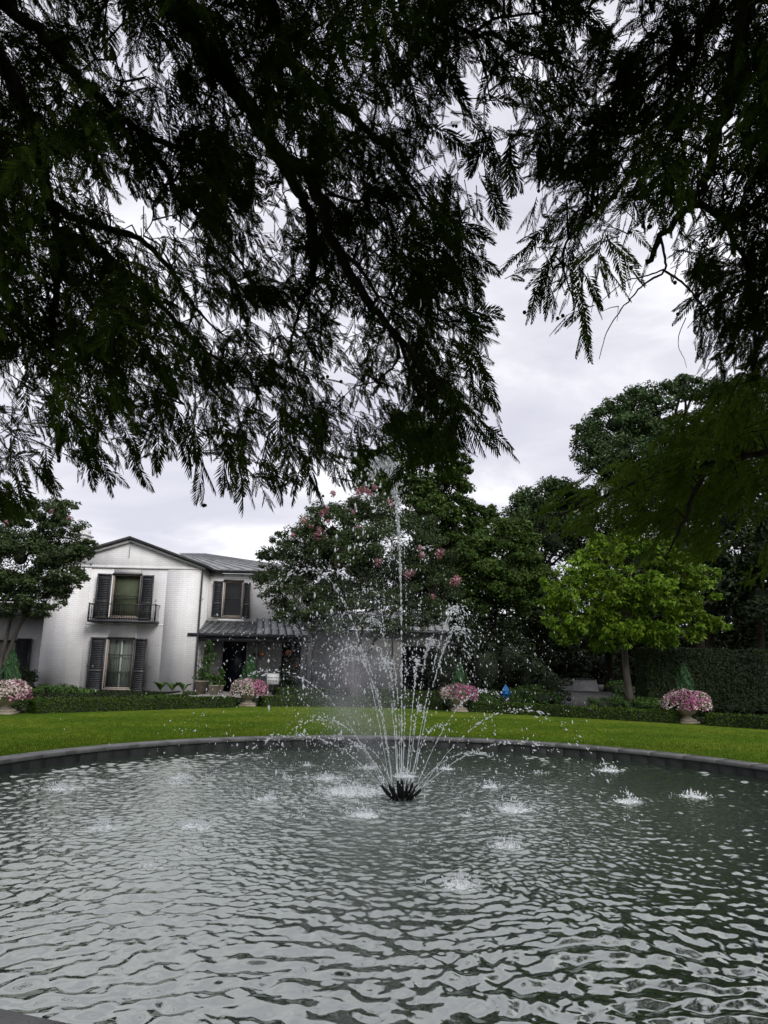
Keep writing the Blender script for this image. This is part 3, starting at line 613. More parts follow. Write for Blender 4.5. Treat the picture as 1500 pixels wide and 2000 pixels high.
for x in (-13.92, -10.77): V, F = box(x, x + .05, 34.24, 34.29, 3.44, 4.24); part('baluster_post', V, F, m_black, bal)
# right wing behind the gabled block
win_w = (-8.07, -7.08, 3.84, 5.64); Yw0 = 36.5
V, F = join([wall_holes(-8.83, -3.6, 3.0, 6.02, Yw0, Yw0 + .3, [win_w])]); part('wing_wall', V, F, brick_w, house)
V, F = box(-8.83, -3.58, Yw0 - .03, Yw0 - .001, 5.80, 5.86); part('string_course', V, F, brick_w, house)
o = window(house, win_w, Yw0 + .02, m_room, 1)
shutter(house, -8.57, -8.09, 3.80, 5.62, Yw0 - .02, -.08); shutter(house, -7.05, -6.66, 3.76, 5.56, Yw0 - .02, .14)
V, F = box(-8.25, -6.95, Yw0 - .09, Yw0 - .001, 3.6, 3.72); part('brick_sill', V, F, brick_w, house)
V, F = box(-8.8, -3.3, Yw0 - .35, Yw0 - .02, 6.03, 6.16); part('gutter', V, F, m_roofe, house)
# hipped zinc roof of the wing, one panel per pair of seams
def zroof(name, eave, ridge, n, m, parent, seam_m=None, th=.05):
    """eave/ridge = ((x,y,z),(x,y,z)): pan panels with standing seams between"""
    e0, e1 = map(np.array, eave); r0_, r1_ = map(np.array, ridge); rt = None
    for k in range(n):
        a, b = k / n, (k + 1) / n; g = .004
        p = [e0 + (e1 - e0) * (a + g), e0 + (e1 - e0) * (b - g), r0_ + (r1_ - r0_) * (b - g), r0_ + (r1_ - r0_) * (a + g)]
        V = np.array(p + [q + np.array([0, 0, th]) for q in p]); o = part('roof_panel', V, BF, m, parent if rt is None else rt)
        if rt is None: rt = o; o.name = name; WL[o.name] = worigin(parent)
    for k in range(n + 1):
        a = k / n; p0 = e0 + (e1 - e0) * a; p1 = r0_ + (r1_ - r0_) * a; w = np.array([.014, 0, 0]); u = np.array([0, 0, th + .002]); h = np.array([0, 0, th + .04])
        V = np.array([p0 - w + u, p0 + w + u, p1 + w + u, p1 - w + u, p0 - w + h, p0 + w + h, p1 + w + h, p1 - w + h]); part('roof_seam', V, BF, seam_m or m, rt)
    return rt
zroof('wing_roof', ((-8.9, 36.1, 6.16), (-3.2, 36.1, 6.16)), ((-11.6, 40.5, 7.55), (-10.2, 40.5, 7.55)), 9, m_metal, house)
# lean-to entrance roof and porch
zroof('porch_roof', ((-9.25, 35.0, 2.93), (-6.05, 35.0, 2.93)), ((-8.83, 36.45, 3.56), (-6.05, 36.45, 3.56)), 9, m_metal2, house, m_metal)
zroof('garden_roof', ((-6.04, 35.0, 2.93), (-3.45, 35.0, 2.93)), ((-6.6, 38.4, 4.75), (-4.7, 38.4, 4.75)), 7, m_metal, house, m_dark)
V, F = join([box(-9.3, -3.4, 34.9, 35.0, 2.80, 2.94), box(-8.83, -3.4, 35.05, 35.2, 2.58, 2.78)]); part('porch_beam', V, F, m_dark, house)
for x in (-9.2, -8.28, -6.0, -3.62): V, F = box(x, x + .1, 35.02, 35.12, .15, 2.8); part('porch_post', V, F, m_black, house)
V, F = join([box(-8.83, -7.95, 36.6, 36.8, .15, 3), box(-6.75, -5.0, 36.6, 36.8, .15, 3), box(-4.0, -3.5, 36.6, 36.8, .15, 3)]); part('porch_wall', V, F, m_stucco, house)
V, F = box(-7.94, -6.76, 37.4, 37.5, .15, 3.0); part('door', V, F, m_door, house)
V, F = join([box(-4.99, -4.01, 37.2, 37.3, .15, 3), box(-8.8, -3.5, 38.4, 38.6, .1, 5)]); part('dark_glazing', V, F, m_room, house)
V, F = box(-6.42, -5.98, 36.45, 36.59, 1.83, 2.06); part('letter_box', V, F, m_black, house)
it = []
for k in range(9): x = -9.12 + k * .105; it.append(box(x, x + .016, 35.055, 35.07, .2, 2.58))
for z in (.3, 2.45, 1.4): it.append(box(-9.12, -8.27, 35.05, 35.075, z, z + .03))
for xc in (-8.95, -8.7, -8.45):
    for k in range(7):
        for s_ in (-1, 1): it.append(tube([(xc, 35.045, .5 + k * .27), (xc + s_ * .09, 35.04, .64 + k * .27)], .009, 4))
V, F = join(it); part('trellis', V, F, m_dark, house)
# garage range to the right
V, F = join([wall_holes(-3.4, 3.3, .1, 3.35, 37.0, 37.25, [(1.02, 2.95, .1, 2.55)]), box(.60, .66, 36.93, 37.0, .1, 3.3)]); part('garage_wall', V, F, m_stucco, house)
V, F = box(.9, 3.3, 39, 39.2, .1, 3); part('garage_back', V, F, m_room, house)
zroof('garage_roof', ((-3.4, 36.7, 3.36), (3.5, 36.7, 3.36)), ((-3.4, 40, 4.45), (3.5, 40, 4.45)), 18, m_metal, house, m_dark)
V, F = box(.62, 3.4, 36.62, 36.7, 3.22, 3.36); part('eaves_board', V, F, m_dark, house)
# shaded left range under its porch roof
wl = (-20.6, -19.15, .3, 2.45)
V, F = wall_holes(-24, -16.3, .05, 4.5, 38.4, 38.7, [wl]); part('left_wall', V, F, brick_w, house)
window(house, wl, 38.42, m_curt, 1, frame_m=m_framed); shutter(house, -19.12, -18.35, .2, 2.6, 38.38, .1)
V, F = join([box(-24, -16.35, 34.6, 39, 3.95, 4.2), box(-24, -16.35, 34.6, 34.85, 3.6, 3.95)]); part('left_porch_roof', V, F, m_roofe, house)
for x in (-21.6,): V, F = box(x, x + .2, 34.65, 34.85, .05, 3.6); part('left_porch_post', V, F, m_dark, house)

# terrace and drive
V, F = box(-9.3, -4.6, 31.2, 36.6, .0, .17); it = []
terr = struct(part('terrace', *box(-9.32, -3.4, 31.0, 36.6, -.1, .155), m_soil))
k = 0
for iy in range(5):
    for ix in range(9):
        x0 = -9.3 + ix * .655; y0 = 31.02 + iy * 1.1
        V, F = box(x0, x0 + .645, y0, y0 + 1.09, .156, .19 + rs.uniform(-.002, .002)); part('paving_slab', V, F, m_pave, terr)
pts = [(5.9, 27.3), (7.4, 26.4), (9.3, 30), (10.6, 36), (14.2, 46), (19.5, 52), (19.5, 60), (10, 60), (10.6, 50), (8.2, 40), (6.6, 33)]
n = 24; Lf = smooth_line([(6.0, 27.0, 0), (6.6, 31, 0), (7.6, 37, 0), (9.8, 45, 0), (11.5, 56, 0)], 6); Rt = smooth_line([(8.8, 26, 0), (10.0, 30, 0), (11.6, 36, 0), (15.5, 45, 0), (24, 56, 0)], 6)
V = []; 
for a_, b_ in zip(Lf, Rt):
    for q in np.linspace(0, 1, 5): p = a_ + (b_ - a_) * q; p[2] = gz(p[0], p[1]) + .012 + .10 * max(0, (p[1] - 30) / 15); V.append(p)
F = [[i * 5 + j, i * 5 + j + 1, i * 5 + j + 6, i * 5 + j + 5] for i in range(len(Lf) - 1) for j in range(4)]
struct(part('drive', V, F, m_asph))
c = at(1135, 1336, 46)
V = np.array([[c[0] - .95, 46, c[2] - .6], [c[0] + 1.15, 46, c[2] - .6], [c[0] + .95, 46, c[2] + .27], [c[0] - .95, 46, c[2] + .27], [c[0] - .95, 48, c[2] - .6], [c[0] + 1.15, 48, c[2] - .6], [c[0] + .95, 48, c[2] + .27], [c[0] - .95, 48, c[2] + .27]])
cw = thing('concrete_planter', 'low pale concrete planter wall at the far end of the dark drive', 'planter', (c[0], 46, c[2] - .6))
part('planter_wall', V, [[0, 1, 2, 3], [5, 4, 7, 6], [4, 0, 3, 7], [1, 5, 6, 2], [3, 2, 6, 7]], m_conc, cw)
V, F = box(c[0] - .95, c[0] + .93, 45.95, 48.05, c[2] + .271, c[2] + .31); part('rim', V, F, m_dark, cw)
c2 = at(1190, 1341, 47); cc = thing('parked_car', 'white car just visible through the gap beyond the drive', 'car', (c2[0], 47, c2[2] - .5))
V, F = join([box(c2[0] - 1.0, c2[0] + .9, 47, 48.4, c2[2] - .25, c2[2] + .1)]); V[:, 0] += (V[:, 2] - c2[2]) * -.3; part('body', V, F, m_conc, cc)
V, F = box(c2[0] - .6, c2[0] + .5, 47.2, 48.2, c2[2] + .101, c2[2] + .42); part('cabin', V, F, m_room, cc)
for x in (-.6, .5): V, F = tube([(c2[0] + x, 46.98, c2[2] - .3), (c2[0] + x, 47.2, c2[2] - .3)], .2, 12, False); part('wheel', V, F, m_black, cc)

# ------------------------------------------------------------------ sign, hydrant
c = at(533, 1326, 33.5); s = thing('sign', 'small white notice board reading Private Event in progress beside the porch', 'sign', (c[0], 33.5, .2))
V, F = box(c[0] - .26, c[0] + .26, 33.48, 33.5, c[2] - .23, c[2] + .23); part('board', V, F, mat('sign_white', (.8, .8, .8), .5, var=.02), s)
V, F = join([box(c[0] - .29, c[0] + .29, 33.5, 33.53, c[2] - .26, c[2] + .26)]); part('frame', V, F, m_metal, s)
V, F = box(c[0] - .02, c[0] + .02, 33.53, 33.56, .15, c[2]); part('stake', V, F, m_black, s)
for tx, dz in (('Private Event', .06), ('in progress', -.08)):
    fd = bpy.data.curves.new('lettering', 'FONT'); fd.body = tx; fd.size = .095; fd.align_x = 'CENTER'; fd.align_y = 'CENTER'; fd.offset = .001; fd.materials.append(m_black)
    tmp = bpy.data.objects.new('lettering_curve', fd); COL.objects.link(tmp); bpy.context.view_layer.update(); mt = bpy.data.meshes.new_from_object(tmp); bpy.data.objects.remove(tmp); o = bpy.data.objects.new('lettering', mt); COL.objects.link(o); o.parent = s; o['kind'] = 'stuff'; o.location = Vector((c[0], 33.476, c[2] + dz)) - s.location; o.rotation_euler = (pi / 2, 0, 0)
c = at(988, 1371, 29.5); hz = max(c[2], .05); h = thing('fire_hydrant', 'bright blue fire hydrant standing among low junipers behind the hedge', 'hydrant', (c[0], 29.5, .1))
z = .12
V, F = lathe([(.13, 0), (.13, .05), (.1, .06), (.1, .36)], (c[0], 29.5, z), 14); part('barrel', V, F, m_dgreen, h, True)
V, F = lathe([(.115, .36), (.12, .38), (.12, .56), (.15, .57), (.15, .6), (.13, .62), (.11, .70), (.06, .77), (.035, .78), (.035, .84), (.001, .845)], (c[0], 29.5, z), 14); part('bonnet', V, F, m_blue, h, True)
for s_ in (-1, 1): V, F = tube([(c[0] + s_ * .1, 29.5, z + .5), (c[0] + s_ * .19, 29.5, z + .5), (c[0] + s_ * .19, 29.5, z + .5), (c[0] + s_ * .21, 29.5, z + .5)], [.055, .055, .07, .03], 8); part('side_cap', V, F, m_blue, h, True)
V, F = tube([(c[0], 29.42, z + .48), (c[0], 29.33, z + .48), (c[0], 29.33, z + .48), (c[0], 29.30, z + .48)], [.07, .07, .09, .02], 10); part('front_cap', V, F, m_blue, h, True)

# ------------------------------------------------------------------ low clipped hedges
def hedge(name, label, cat, line, w, h, m, nl, ls, group=None, core=m_core, z0=None, up=.5):
    line = smooth_line([(p[0], p[1], 0) for p in line], 6)[:, :2]; n = len(line)
    t_ = np.gradient(line, axis=0); t_ /= np.linalg.norm(t_, axis=1, keepdims=True); nn_ = np.stack([-t_[:, 1], t_[:, 0]], 1)
    mid = line[n // 2]; th_ = thing(name, label, cat, (mid[0], mid[1], float(gz(*mid))), group)
    prof = [(-.5, 0), (-.5, .8), (-.42, .96), (.42, .96), (.5, .8), (.5, 0)]; V = []; F = []
    for i in range(n):
        g = float(gz(*line[i])) if z0 is None else z0
        for a_, b_ in prof:
            q = line[i] + nn_[i] * a_ * w * .94 * (1 + .02 * rs.randn()); V.append([q[0], q[1], g + b_ * h * (1 + .01 * rs.randn()) - .02])
    k = len(prof)
    for i in range(n - 1):
        for j in range(k - 1): F.append([i * k + j, i * k + j + 1, (i + 1) * k + j + 1, (i + 1) * k + j])
    F.append([0, 1, 4, 5]); F.append([1, 2, 3, 4]); b = (n - 1) * k; F.append([b + 5, b + 4, b + 1, b]); F.append([b + 4, b + 3, b + 2, b + 1])
    part('branches', V, F, core, th_, kind='stuff')
    u = rs.rand(nl) * (n - 1); i0 = u.astype(int).clip(0, n - 2); f = (u - i0)[:, None]; c = line[i0] * (1 - f) + line[i0 + 1] * f; nv = nn_[i0]
    peri = 2 * h + w; s = rs.rand(nl) * peri; lo = .035 * np.sin(u * 2.1) + .02 * np.sin(u * 7.3)
    off = np.where(s < h, -w / 2, np.where(s < h + w, s - h - w / 2, w / 2)); zz = np.where(s < h, s, np.where(s < h + w, h, peri - s))
    nrm = np.where((s < h)[:, None], np.column_stack([-nv, np.zeros(nl)]), np.where((s < h + w)[:, None], [0, 0, 1.0], np.column_stack([nv, np.zeros(nl)])))
    edge = np.clip(np.minimum(w / 2 - np.abs(off), h - zz) , 0, 1); P = np.column_stack([c + nv * (off * (1 - .0 * off))[:, None], zz * (1 + lo * .4)])
    P[:, 2] += gz(P[:, 0], P[:, 1]) if z0 is None else z0; P += nrm * (rs.randn(nl, 1) * .018 - .005); q = unit(nrm + .75 * rs.randn(nl, 3) + np.array([0, 0, up]))
    ne = int(nl * w * 2.2 / max(w * 2, float(np.hypot(*(line[-1] - line[0])))) * .6) + 40
    for e_, sg in ((0, -1), (-1, 1)):
        pe = line[e_] + nn_[e_] * ((rs.rand(ne, 1) - .5) * w) + t_[e_] * sg * .03; pe = np.column_stack([pe, rs.rand(ne) * h]); pe[:, 2] += gz(pe[:, 0], pe[:, 1]) if z0 is None else z0
        P = np.vstack([P, pe]); q = np.vstack([q, unit(np.append(t_[e_] * sg, .2) + .7 * rs.randn(ne, 3))])
    V, F = leaf_quads(P, q, ls * (.7 + .6 * rs.rand(len(P))), .6); part('foliage', V, F, m, th_, kind='stuff'); return th_
def hpt(ang_from_x):  # point on hedge line for given world x (far side)
    return ang_from_x
HL = smooth_line([(p[0], p[1], 0) for p in HP], 10)[:, :2] + 0.0
def seg(x0, x1):
    xs_ = np.linspace(x0, x1, 9); return np.column_stack([xs_, np.interp(xs_, HL[:, 0], HL[:, 1])])
urns_xy = [at(11, 1380, 21.9)[:2], at(485, 1370, 28.1)[:2], at(897, 1370, 27.6)[:2], at(1340, 1380, 24.0)[:2]]
ux = [u[0] for u in urns_xy]
hg = 'low clipped boxwood hedges edging the lawn'
hedge('boxwood_hedge', 'low clipped boxwood hedge leaving the frame left of the leftmost flower urn', 'hedge', seg(-15.6, ux[0] - .75), .5, .36, m_box, 6000, .07, hg)
for (a_, b_, lab) in ((ux[0] + .6, ux[1] - .5, 'low clipped boxwood hedge in front of the white house, between two flower urns'), (ux[1] + .5, ux[2] - .5, 'low clipped boxwood hedge behind the fountain jets, between the two middle flower urns'),
                      (ux[2] + .5, ux[3] - .4, 'long low clipped boxwood hedge in front of the dark drive and hydrant'), (ux[3] + .38, 15.9, 'low clipped boxwood hedge right of the rightmost flower urn')):
    hedge('boxwood_hedge', lab, 'hedge', seg(a_, b_), .5, .36, m_box, 9000, .065, hg)
hedge('inner_hedge', 'second low boxwood row along the foot of the white house', 'hedge', [(-12.2, 24.2), (-10.7, 25.1), (-9.2, 26.6), (-8.2, 28.0), (-7.5, 28.6)], .5, .25, m_box, 5000, .08)
hedge('inner_hedge', 'low dark boxwood row in front of the grey garage wall', 'hedge', [(-4.6, 33.2), (-2, 33.6), (1, 33.4), (3.2, 32.8)], .5, .35, m_box, 4500, .09)
hedge('tall_hedge', 'tall dark clipped hedge wall behind the rightmost urn', 'hedge', [(10.3, 29.0), (13, 29.0), (16, 28.9), (21, 28.6)], 1.3, 2.32, m_yew, 30000, .085, up=.1)

# ------------------------------------------------------------------ flower urns
URN = [(.001, 0), (.30, 0), (.30, .05), (.24, .08), (.14, .13), (.12, .18), (.16, .22), (.24, .27), (.31, .40), (.36, .55), (.38, .57), (.38, .61), (.33, .62), (.30, .56), (.001, .54)]
ulab = ['cast stone urn of white and mauve flowers cut by the left edge of the photo', 'stone urn of pink and white flowers before the dark porch doorway', 'stone urn of pink flowers just right of the fountain jets', 'stone urn of white and pink flowers before the tall dark hedge']
def urn(ix, x, y, hs_=1.0):
    g = 0.0; hs_ = (.95, 1.0, .88, .97)[ix]; t_ = thing('flower_urn', ulab[ix], 'urn', (x, y, g), 'flower urns spaced along the lawn hedge')
    V, F = box(x - .3, x + .3, y - .3, y + .3, -.02, .06); part('plinth', V, F, m_urn, t_)
    V, F = lathe([(r * (1.0 + .12 * (z > .2)), z * .92 + .061) for r, z in URN], (x, y, g), 26); part('bowl', V, F, m_urn, t_, True)
    W, H, zc_ = (.65 + .08 * (ix == 3), .36 + .03 * (ix % 2), .60)
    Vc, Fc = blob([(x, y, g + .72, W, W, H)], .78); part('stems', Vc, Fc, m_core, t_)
    n_f = 3600; d = unit(rs.randn(n_f, 3)); d[:, 2] = np.where(d[:, 2] < -.2, -d[:, 2], d[:, 2]); wob = 1 + .08 * np.sin(d[:, 0] * 7 + ix) + .07 * np.cos(d[:, 1] * 9 - ix)
    P = np.array([x, y, g + .66]) + d * np.array([W, W, H]) * wob[:, None] * (.88 + .14 * rs.rand(n_f, 1)); P[:, 2] -= .10 * (np.hypot(d[:, 0], d[:, 1]) ** 4) * rs.rand(n_f) * 2
    hue = np.sin(d[:, 0] * 2.4 + 1.3 * ix + 1.0) + .5 * np.sin(d[:, 2] * 5 + ix) + .55 * rs.randn(n_f) + (-.1, .15, -.3, .35)[ix]
    fm = np.where(rs.rand(n_f) < .26, 2, np.where(hue > .1, 1, 0)); Vf, Ff = leaf_quads(P, unit(d + .55 * rs.randn(n_f, 3)), .055 + .03 * rs.rand(n_f), .9, .3)
    part('flowers', Vf, Ff, [m_pink, m_wht, m_shrub], t_, kind='stuff', fm=fm)
    n_c = 2600; u = rs.rand(n_c) ** .8; zz = u; rad = .37 * hs_ * (1 - zz) ** .65 * (.55 + .5 * rs.rand(n_c)) * .86 * np.clip(.75 + zz * 3, 0, 1); aa_ = rs.rand(n_c) * 2 * pi
    rad *= 1 + .22 * np.sin(5 * aa_ + 9 * zz); P = np.column_stack([x + rad * np.cos(aa_), y + rad * np.sin(aa_), g + .95 + zz * .92 * hs_])
    ax_ = np.column_stack([.25 * np.cos(aa_), .25 * np.sin(aa_), np.ones(n_c)]); nn2 = unit(np.column_stack([np.cos(aa_), np.sin(aa_), .2 * rs.randn(n_c)]) + .5 * rs.randn(n_c, 3)); ax_ = ax_ + .2 * rs.randn(n_c, 3)
    Vf, Ff = leaf_quads(P, nn2, .12 + .05 * rs.rand(n_c), .22, 0, axis=ax_ * 3); part('conifer', Vf, Ff, m_jun, t_, kind='stuff')
    V, F = tube([(x, y, g + .6), (x, y, g + 1.6)], [.05, .02], 6); part('conifer_stem', V, F, m_bark, t_)
for i, (x, y) in enumerate(urns_xy): urn(i, x, y)

# ------------------------------------------------------------------ potted plants, beds, shrubs
def bush(name, label, cat, cl, n, ls, m, aspect=.5, star=False, group=None, subr=.36, flat=.8, sub=14, core=True):
    cl = np.array(cl, float); b = cl[0]; t_ = thing(name, label, cat, (b[0], b[1], float(gz(b[0], b[1]))), group)
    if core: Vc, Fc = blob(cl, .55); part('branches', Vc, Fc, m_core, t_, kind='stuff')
    P, Q = crown_pts(cl, n, sub, subr, flat); ok = P[:, 2] > gz(P[:, 0], P[:, 1]); P, Q = P[ok], Q[ok]
    V, F = (star_quads(P, Q, ls * (.7 + .6 * rs.rand(len(P)))) if star else leaf_quads(P, Q, ls * (.7 + .6 * rs.rand(len(P))), aspect)); part('foliage', V, F, m, t_, kind='stuff'); return t_
def pot(px, py, Y, r, hh, label, plant, nlv=700):
    c = at(px, py, Y); z = .19; t_ = thing('potted_plant', label, 'potted plant', (c[0], Y, z), 'pots beside the porch door')
    V, F = lathe([(.001, 0), (r * .68, 0), (r * .95, hh * .9), (r * 1.06, hh * .91), (r * 1.06, hh), (r * .9, hh), (r * .85, hh * .9), (.001, hh * .88)], (c[0], Y, z), 20); part('pot', V, F, m_urn, t_, True)
    cl = [(c[0] + dx, Y + rs.uniform(-.1, .1), z + hh + dz, rx, rx, rz) for dx, dz, rx, rz in plant]; P, Q = crown_pts(cl, nlv, 10, .4); V, F = leaf_quads(P, Q, .11, .5); part('foliage', V, F, m_shrub, t_, kind='stuff')
    V, F = tube([(c[0], Y, z + hh * .8), (c[0] + .05, Y, z + hh + max(p[1] for p in plant))], [.02, .012], 5); part('stem', V, F, m_bark, t_)
pot(392, 1352, 33.2, .30, .58, 'tall tapered stone pot with a leafy shrub and palm fronds by the porch', [(0, .2, .35, .3), (.15, .6, .25, .4), (.3, 1.2, .22, .5), (.25, 1.6, .15, .3)], 1100)
pot(416, 1356, 32.6, .24, .42, 'smaller stone pot with round green shrub right of the tall pot', [(0, .2, .32, .26)])
pot(428, 1354, 33.6, .2, .38, 'smallest stone pot half behind the other pot at the porch', [(0, .18, .26, .3), (0, .5, .15, .25)])
def pb(px, py, Y, rx, rz): c = at(px, py, Y); return (c[0], Y, c[2], rx, rx, rz)
bush('shrub', 'bright green feathery shrub row at the left corner of the white house', 'shrub', [pb(80, 1352, 32, .6, .28), pb(110, 1350, 32, .6, .3), pb(140, 1352, 32, .6, .26), pb(168, 1355, 32, .5, .22)], 3500, .11, m_shrub)
bush('shrub', 'dark leafy shrub in the shaded corner behind the leftmost urn', 'shrub', [pb(40, 1325, 34, .6, .6), pb(52, 1340, 33.6, .5, .4)], 1500, .12, m_bg)
for px, lab in ((312, 'left clump of broad hosta leaves at the foot of the house'), (335, 'middle clump of broad hosta leaves at the foot of the house'), (357, 'right clump of tall broad hosta leaves by the downpipe')):
    c = at(px, 1362, 32.6); t_ = thing('hosta', lab, 'hosta', (c[0], 32.6, .24), 'hostas below the house wall')
    n = 12; an = rs.rand(n) * 2 * pi
    for q in range(n):
        d = np.array([cos(an[q]), sin(an[q]), 0]); sd = np.array([-d[1], d[0], 0]); b0 = np.array([c[0], 32.6, .3]); s_ = rs.uniform(.75, 1.15)
        V = np.array([b0, b0 + d * .12 * s_ + sd * .07 + [0, 0, .22 * s_], b0 + d * .22 * s_ + sd * .1 + [0, 0, .33 * s_], b0 + d * .40 * s_ + [0, 0, .36 * s_], b0 + d * .22 * s_ - sd * .1 + [0, 0, .33 * s_], b0 + d * .12 * s_ - sd * .07 + [0, 0, .22 * s_], b0 + d * .2 * s_ + [0, 0, .27 * s_]])
        part('leaf', V, [[0, 1, 6], [1, 2, 6], [2, 3, 6], [3, 4, 6], [4, 5, 6], [5, 0, 6]], m_shrub, t_, True)
bush('box_ball', 'round clipped box bush beside the porch paving', 'bush', [pb(371, 1362, 32.0, .4, .3)], 1200, .07, m_box)
bush('juniper', 'spreading green juniper carpet around the blue hydrant', 'juniper', [pb(945, 1372, 30, .7, .22), pb(1000, 1372, 30.4, .9, .25), pb(1030, 1356, 31.5, .9, .38), pb(1062, 1366, 30.8, .8, .3), pb(960, 1364, 32, .8, .25)], 6000, .13, m_shrub, .3)
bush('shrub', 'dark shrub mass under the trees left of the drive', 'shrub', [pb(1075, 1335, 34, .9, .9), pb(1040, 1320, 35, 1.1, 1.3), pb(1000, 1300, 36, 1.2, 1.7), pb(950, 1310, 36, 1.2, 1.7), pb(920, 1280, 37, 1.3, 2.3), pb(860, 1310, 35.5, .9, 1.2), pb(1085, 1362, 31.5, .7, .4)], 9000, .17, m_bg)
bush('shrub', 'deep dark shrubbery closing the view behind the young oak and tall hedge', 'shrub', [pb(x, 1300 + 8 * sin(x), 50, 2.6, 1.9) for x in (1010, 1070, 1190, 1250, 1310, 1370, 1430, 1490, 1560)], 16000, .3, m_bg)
bush('shrub', 'rounded light green shrub at the right side of the drive end', 'shrub', [pb(1207, 1345, 40, .7, .45), pb(1220, 1352, 39, .6, .4)], 900, .13, m_shrub)
bush('ground_cover', 'grassy dark ground cover below the bright green oak', 'ground cover', [pb(x, 1378 + (x - 1200) * .018, 27.5, .6, .28) for x in range(1180, 1301, 22)], 4000, .2, m_shrub, .14)['kind'] = 'stuff'
bush('ground_cover', 'grassy dark ground cover at the foot of the tall hedge', 'ground cover', [pb(x, 1384 + (x - 1400) * .02, 25.8, .55, .27) for x in range(1375, 1560, 22)], 5000, .2, m_bg, .14)['kind'] = 'stuff'
bush('shrub', 'dark red leaved shrub in front of the porch glazing', 'shrub', [pb(565, 1320, 34.4, .6, .8), pb(585, 1345, 34, .6, .4), pb(550, 1350, 34, .5, .35), pb(610, 1358, 34, .6, .3)], 2500, .12, m_bg)
bush('shrub', 'tangled dark shrubs before the grey garage wall', 'shrub', [pb(x, 1362, 34.6, .5, .35) for x in (640, 680, 720, 755, 800, 840)], 2500, .11, m_bg)
def carpet(name, label, n, fx, ls, m, hmax):
    P = fx(n); P = np.column_stack([P, gz(P[:, 0], P[:, 1]) + rs.rand(n) * hmax * (.5 + .5 * np.sin(P[:, 0] * 2.3) * np.cos(P[:, 1] * 1.9))]); V, F = leaf_quads(P, unit(rs.randn(n, 3) * .8 + np.array([0, -.2, .9])), ls * (.6 + .8 * rs.rand(n)), .5)
    o = part(name, V, F, m); o['kind'] = 'stuff'; o['label'] = label; o['category'] = 'ground cover'
def bedL(n): x = rs.uniform(-15, -3.5, n); y = np.interp(x, HL[:, 0], HL[:, 1]) + .3 + rs.rand(n) * (34.7 - np.interp(x, HL[:, 0], HL[:, 1])); return np.stack([np.where(y > 30.9, np.minimum(x, -9.5), x), y], 1)
def bedR(n): x = rs.uniform(3.6, 16, n); y = np.interp(x, HL[:, 0], HL[:, 1]) + .3 + rs.rand(n) * 5.0; k = (x > 6.0) & (x < 9.6); x = np.where(k, x + 3.7, x); return np.stack([x, y], 1)
def bedM(n): x = rs.uniform(-3.4, 4.6, n); return np.stack([x, rs.uniform(29.5, 36, n)], 1)
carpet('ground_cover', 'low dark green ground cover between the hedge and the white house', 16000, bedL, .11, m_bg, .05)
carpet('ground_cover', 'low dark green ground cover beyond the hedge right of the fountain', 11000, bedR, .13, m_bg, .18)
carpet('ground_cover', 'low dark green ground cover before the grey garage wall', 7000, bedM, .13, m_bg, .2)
for px, py, lab in ((512, 1278, 'left small orange ornament glimpsed on the porch wall'), (563, 1275, 'middle small orange ornament glimpsed among porch shrubs'), (577, 1298, 'right small orange ornament glimpsed among porch shrubs')):
    c = at(px, py, 35.6); V, F = lathe([(.02, .14), (.12, .08), (.15, 0), (.1, -.1), (.02, -.12)], c, 12); o = part('spot', V, F, m_orange, smooth=True); top(o, lab, 'spot', 'orange spots on the porch')  # small rounded shapes in one plain orange

# ------------------------------------------------------------------ trees
def tree(name, label, cat, trunks, clumps, n, ls, m, bark=m_bark, group=None, star=False, aspect=.5, sub=16, subr=.34, flat=.7, limbs=True, core=.0, fill=.12):
    """trunks = list of (polyline, r0, r1); clumps = (px,py,Y,r_px,ry_px)"""
    cl = []
    for px, py, Y, rx, rz in clumps: c = at(px, py, Y); k = Y / FPX * .98; cl.append((c[0], Y, c[2], rx * k, (rx + rz) * .5 * k, rz * k))
    cl = np.array(cl); b = np.array(trunks[0][0][0], float); t_ = thing(name, label, cat, b, group)
    for (pl, r0_, r1_) in trunks:
        pts = smooth_line(pl, 4); V, F = tube(pts, np.linspace(r0_ * 1.0, r1_, len(pts)) * (1 + .35 * np.exp(-np.arange(len(pts)) * 1.2)), 9); part('trunk', V, F, bark, t_, True)
    if limbs:
        it = []
        for c in cl:
            tp = trunks[rs.randint(len(trunks))][0]; s0 = np.array(tp[-1], float); 
            md = (s0 + c[:3]) / 2 + np.array([0, 0, -.15]) * np.linalg.norm(c[:3] - s0); r_ = max(.03, trunks[0][2] * .55)
            it.append(tube(smooth_line([s0, md, c[:3]], 3), np.linspace(r_, r_ * .35, 7), 6))
            for _ in range(4):
                e_ = c[:3] + unit(rs.randn(3)) * c[3:6] * .75; it.append(tube([md * .3 + c[:3] * .7, (c[:3] + e_) / 2, e_], [r_ * .4, r_ * .28, r_ * .1], 5))
        V, F = join(it); part('limbs', V, F, bark, t_, True, kind='stuff')
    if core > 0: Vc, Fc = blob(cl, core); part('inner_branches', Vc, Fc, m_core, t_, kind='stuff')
    P, Q = crown_pts(cl, n, sub, subr, flat, fill); V, F = (star_quads if star else leaf_quads)(P, Q, ls * (.65 + .7 * rs.rand(len(P))))if star else leaf_quads(P, Q, ls * (.65 + .7 * rs.rand(len(P))), aspect)
    part('crown', V, F, m, t_, kind='stuff'); return t_, cl
def blossoms(t_, pts, Y, m, r=.2):
    for px, py, s_ in pts:
        c = at(px, py, Y + rs.uniform(-.3, .1)); n = int(90 * s_); d = unit(rs.randn(n, 3)); P = c + d * np.array([r, r, r * 1.25]) * s_ * rs.rand(n, 1) ** .5
        V, F = leaf_quads(P, unit(d + .5 * rs.randn(n, 3)), .085, .95, .3); part('flower_cluster', V, F, m, t_)
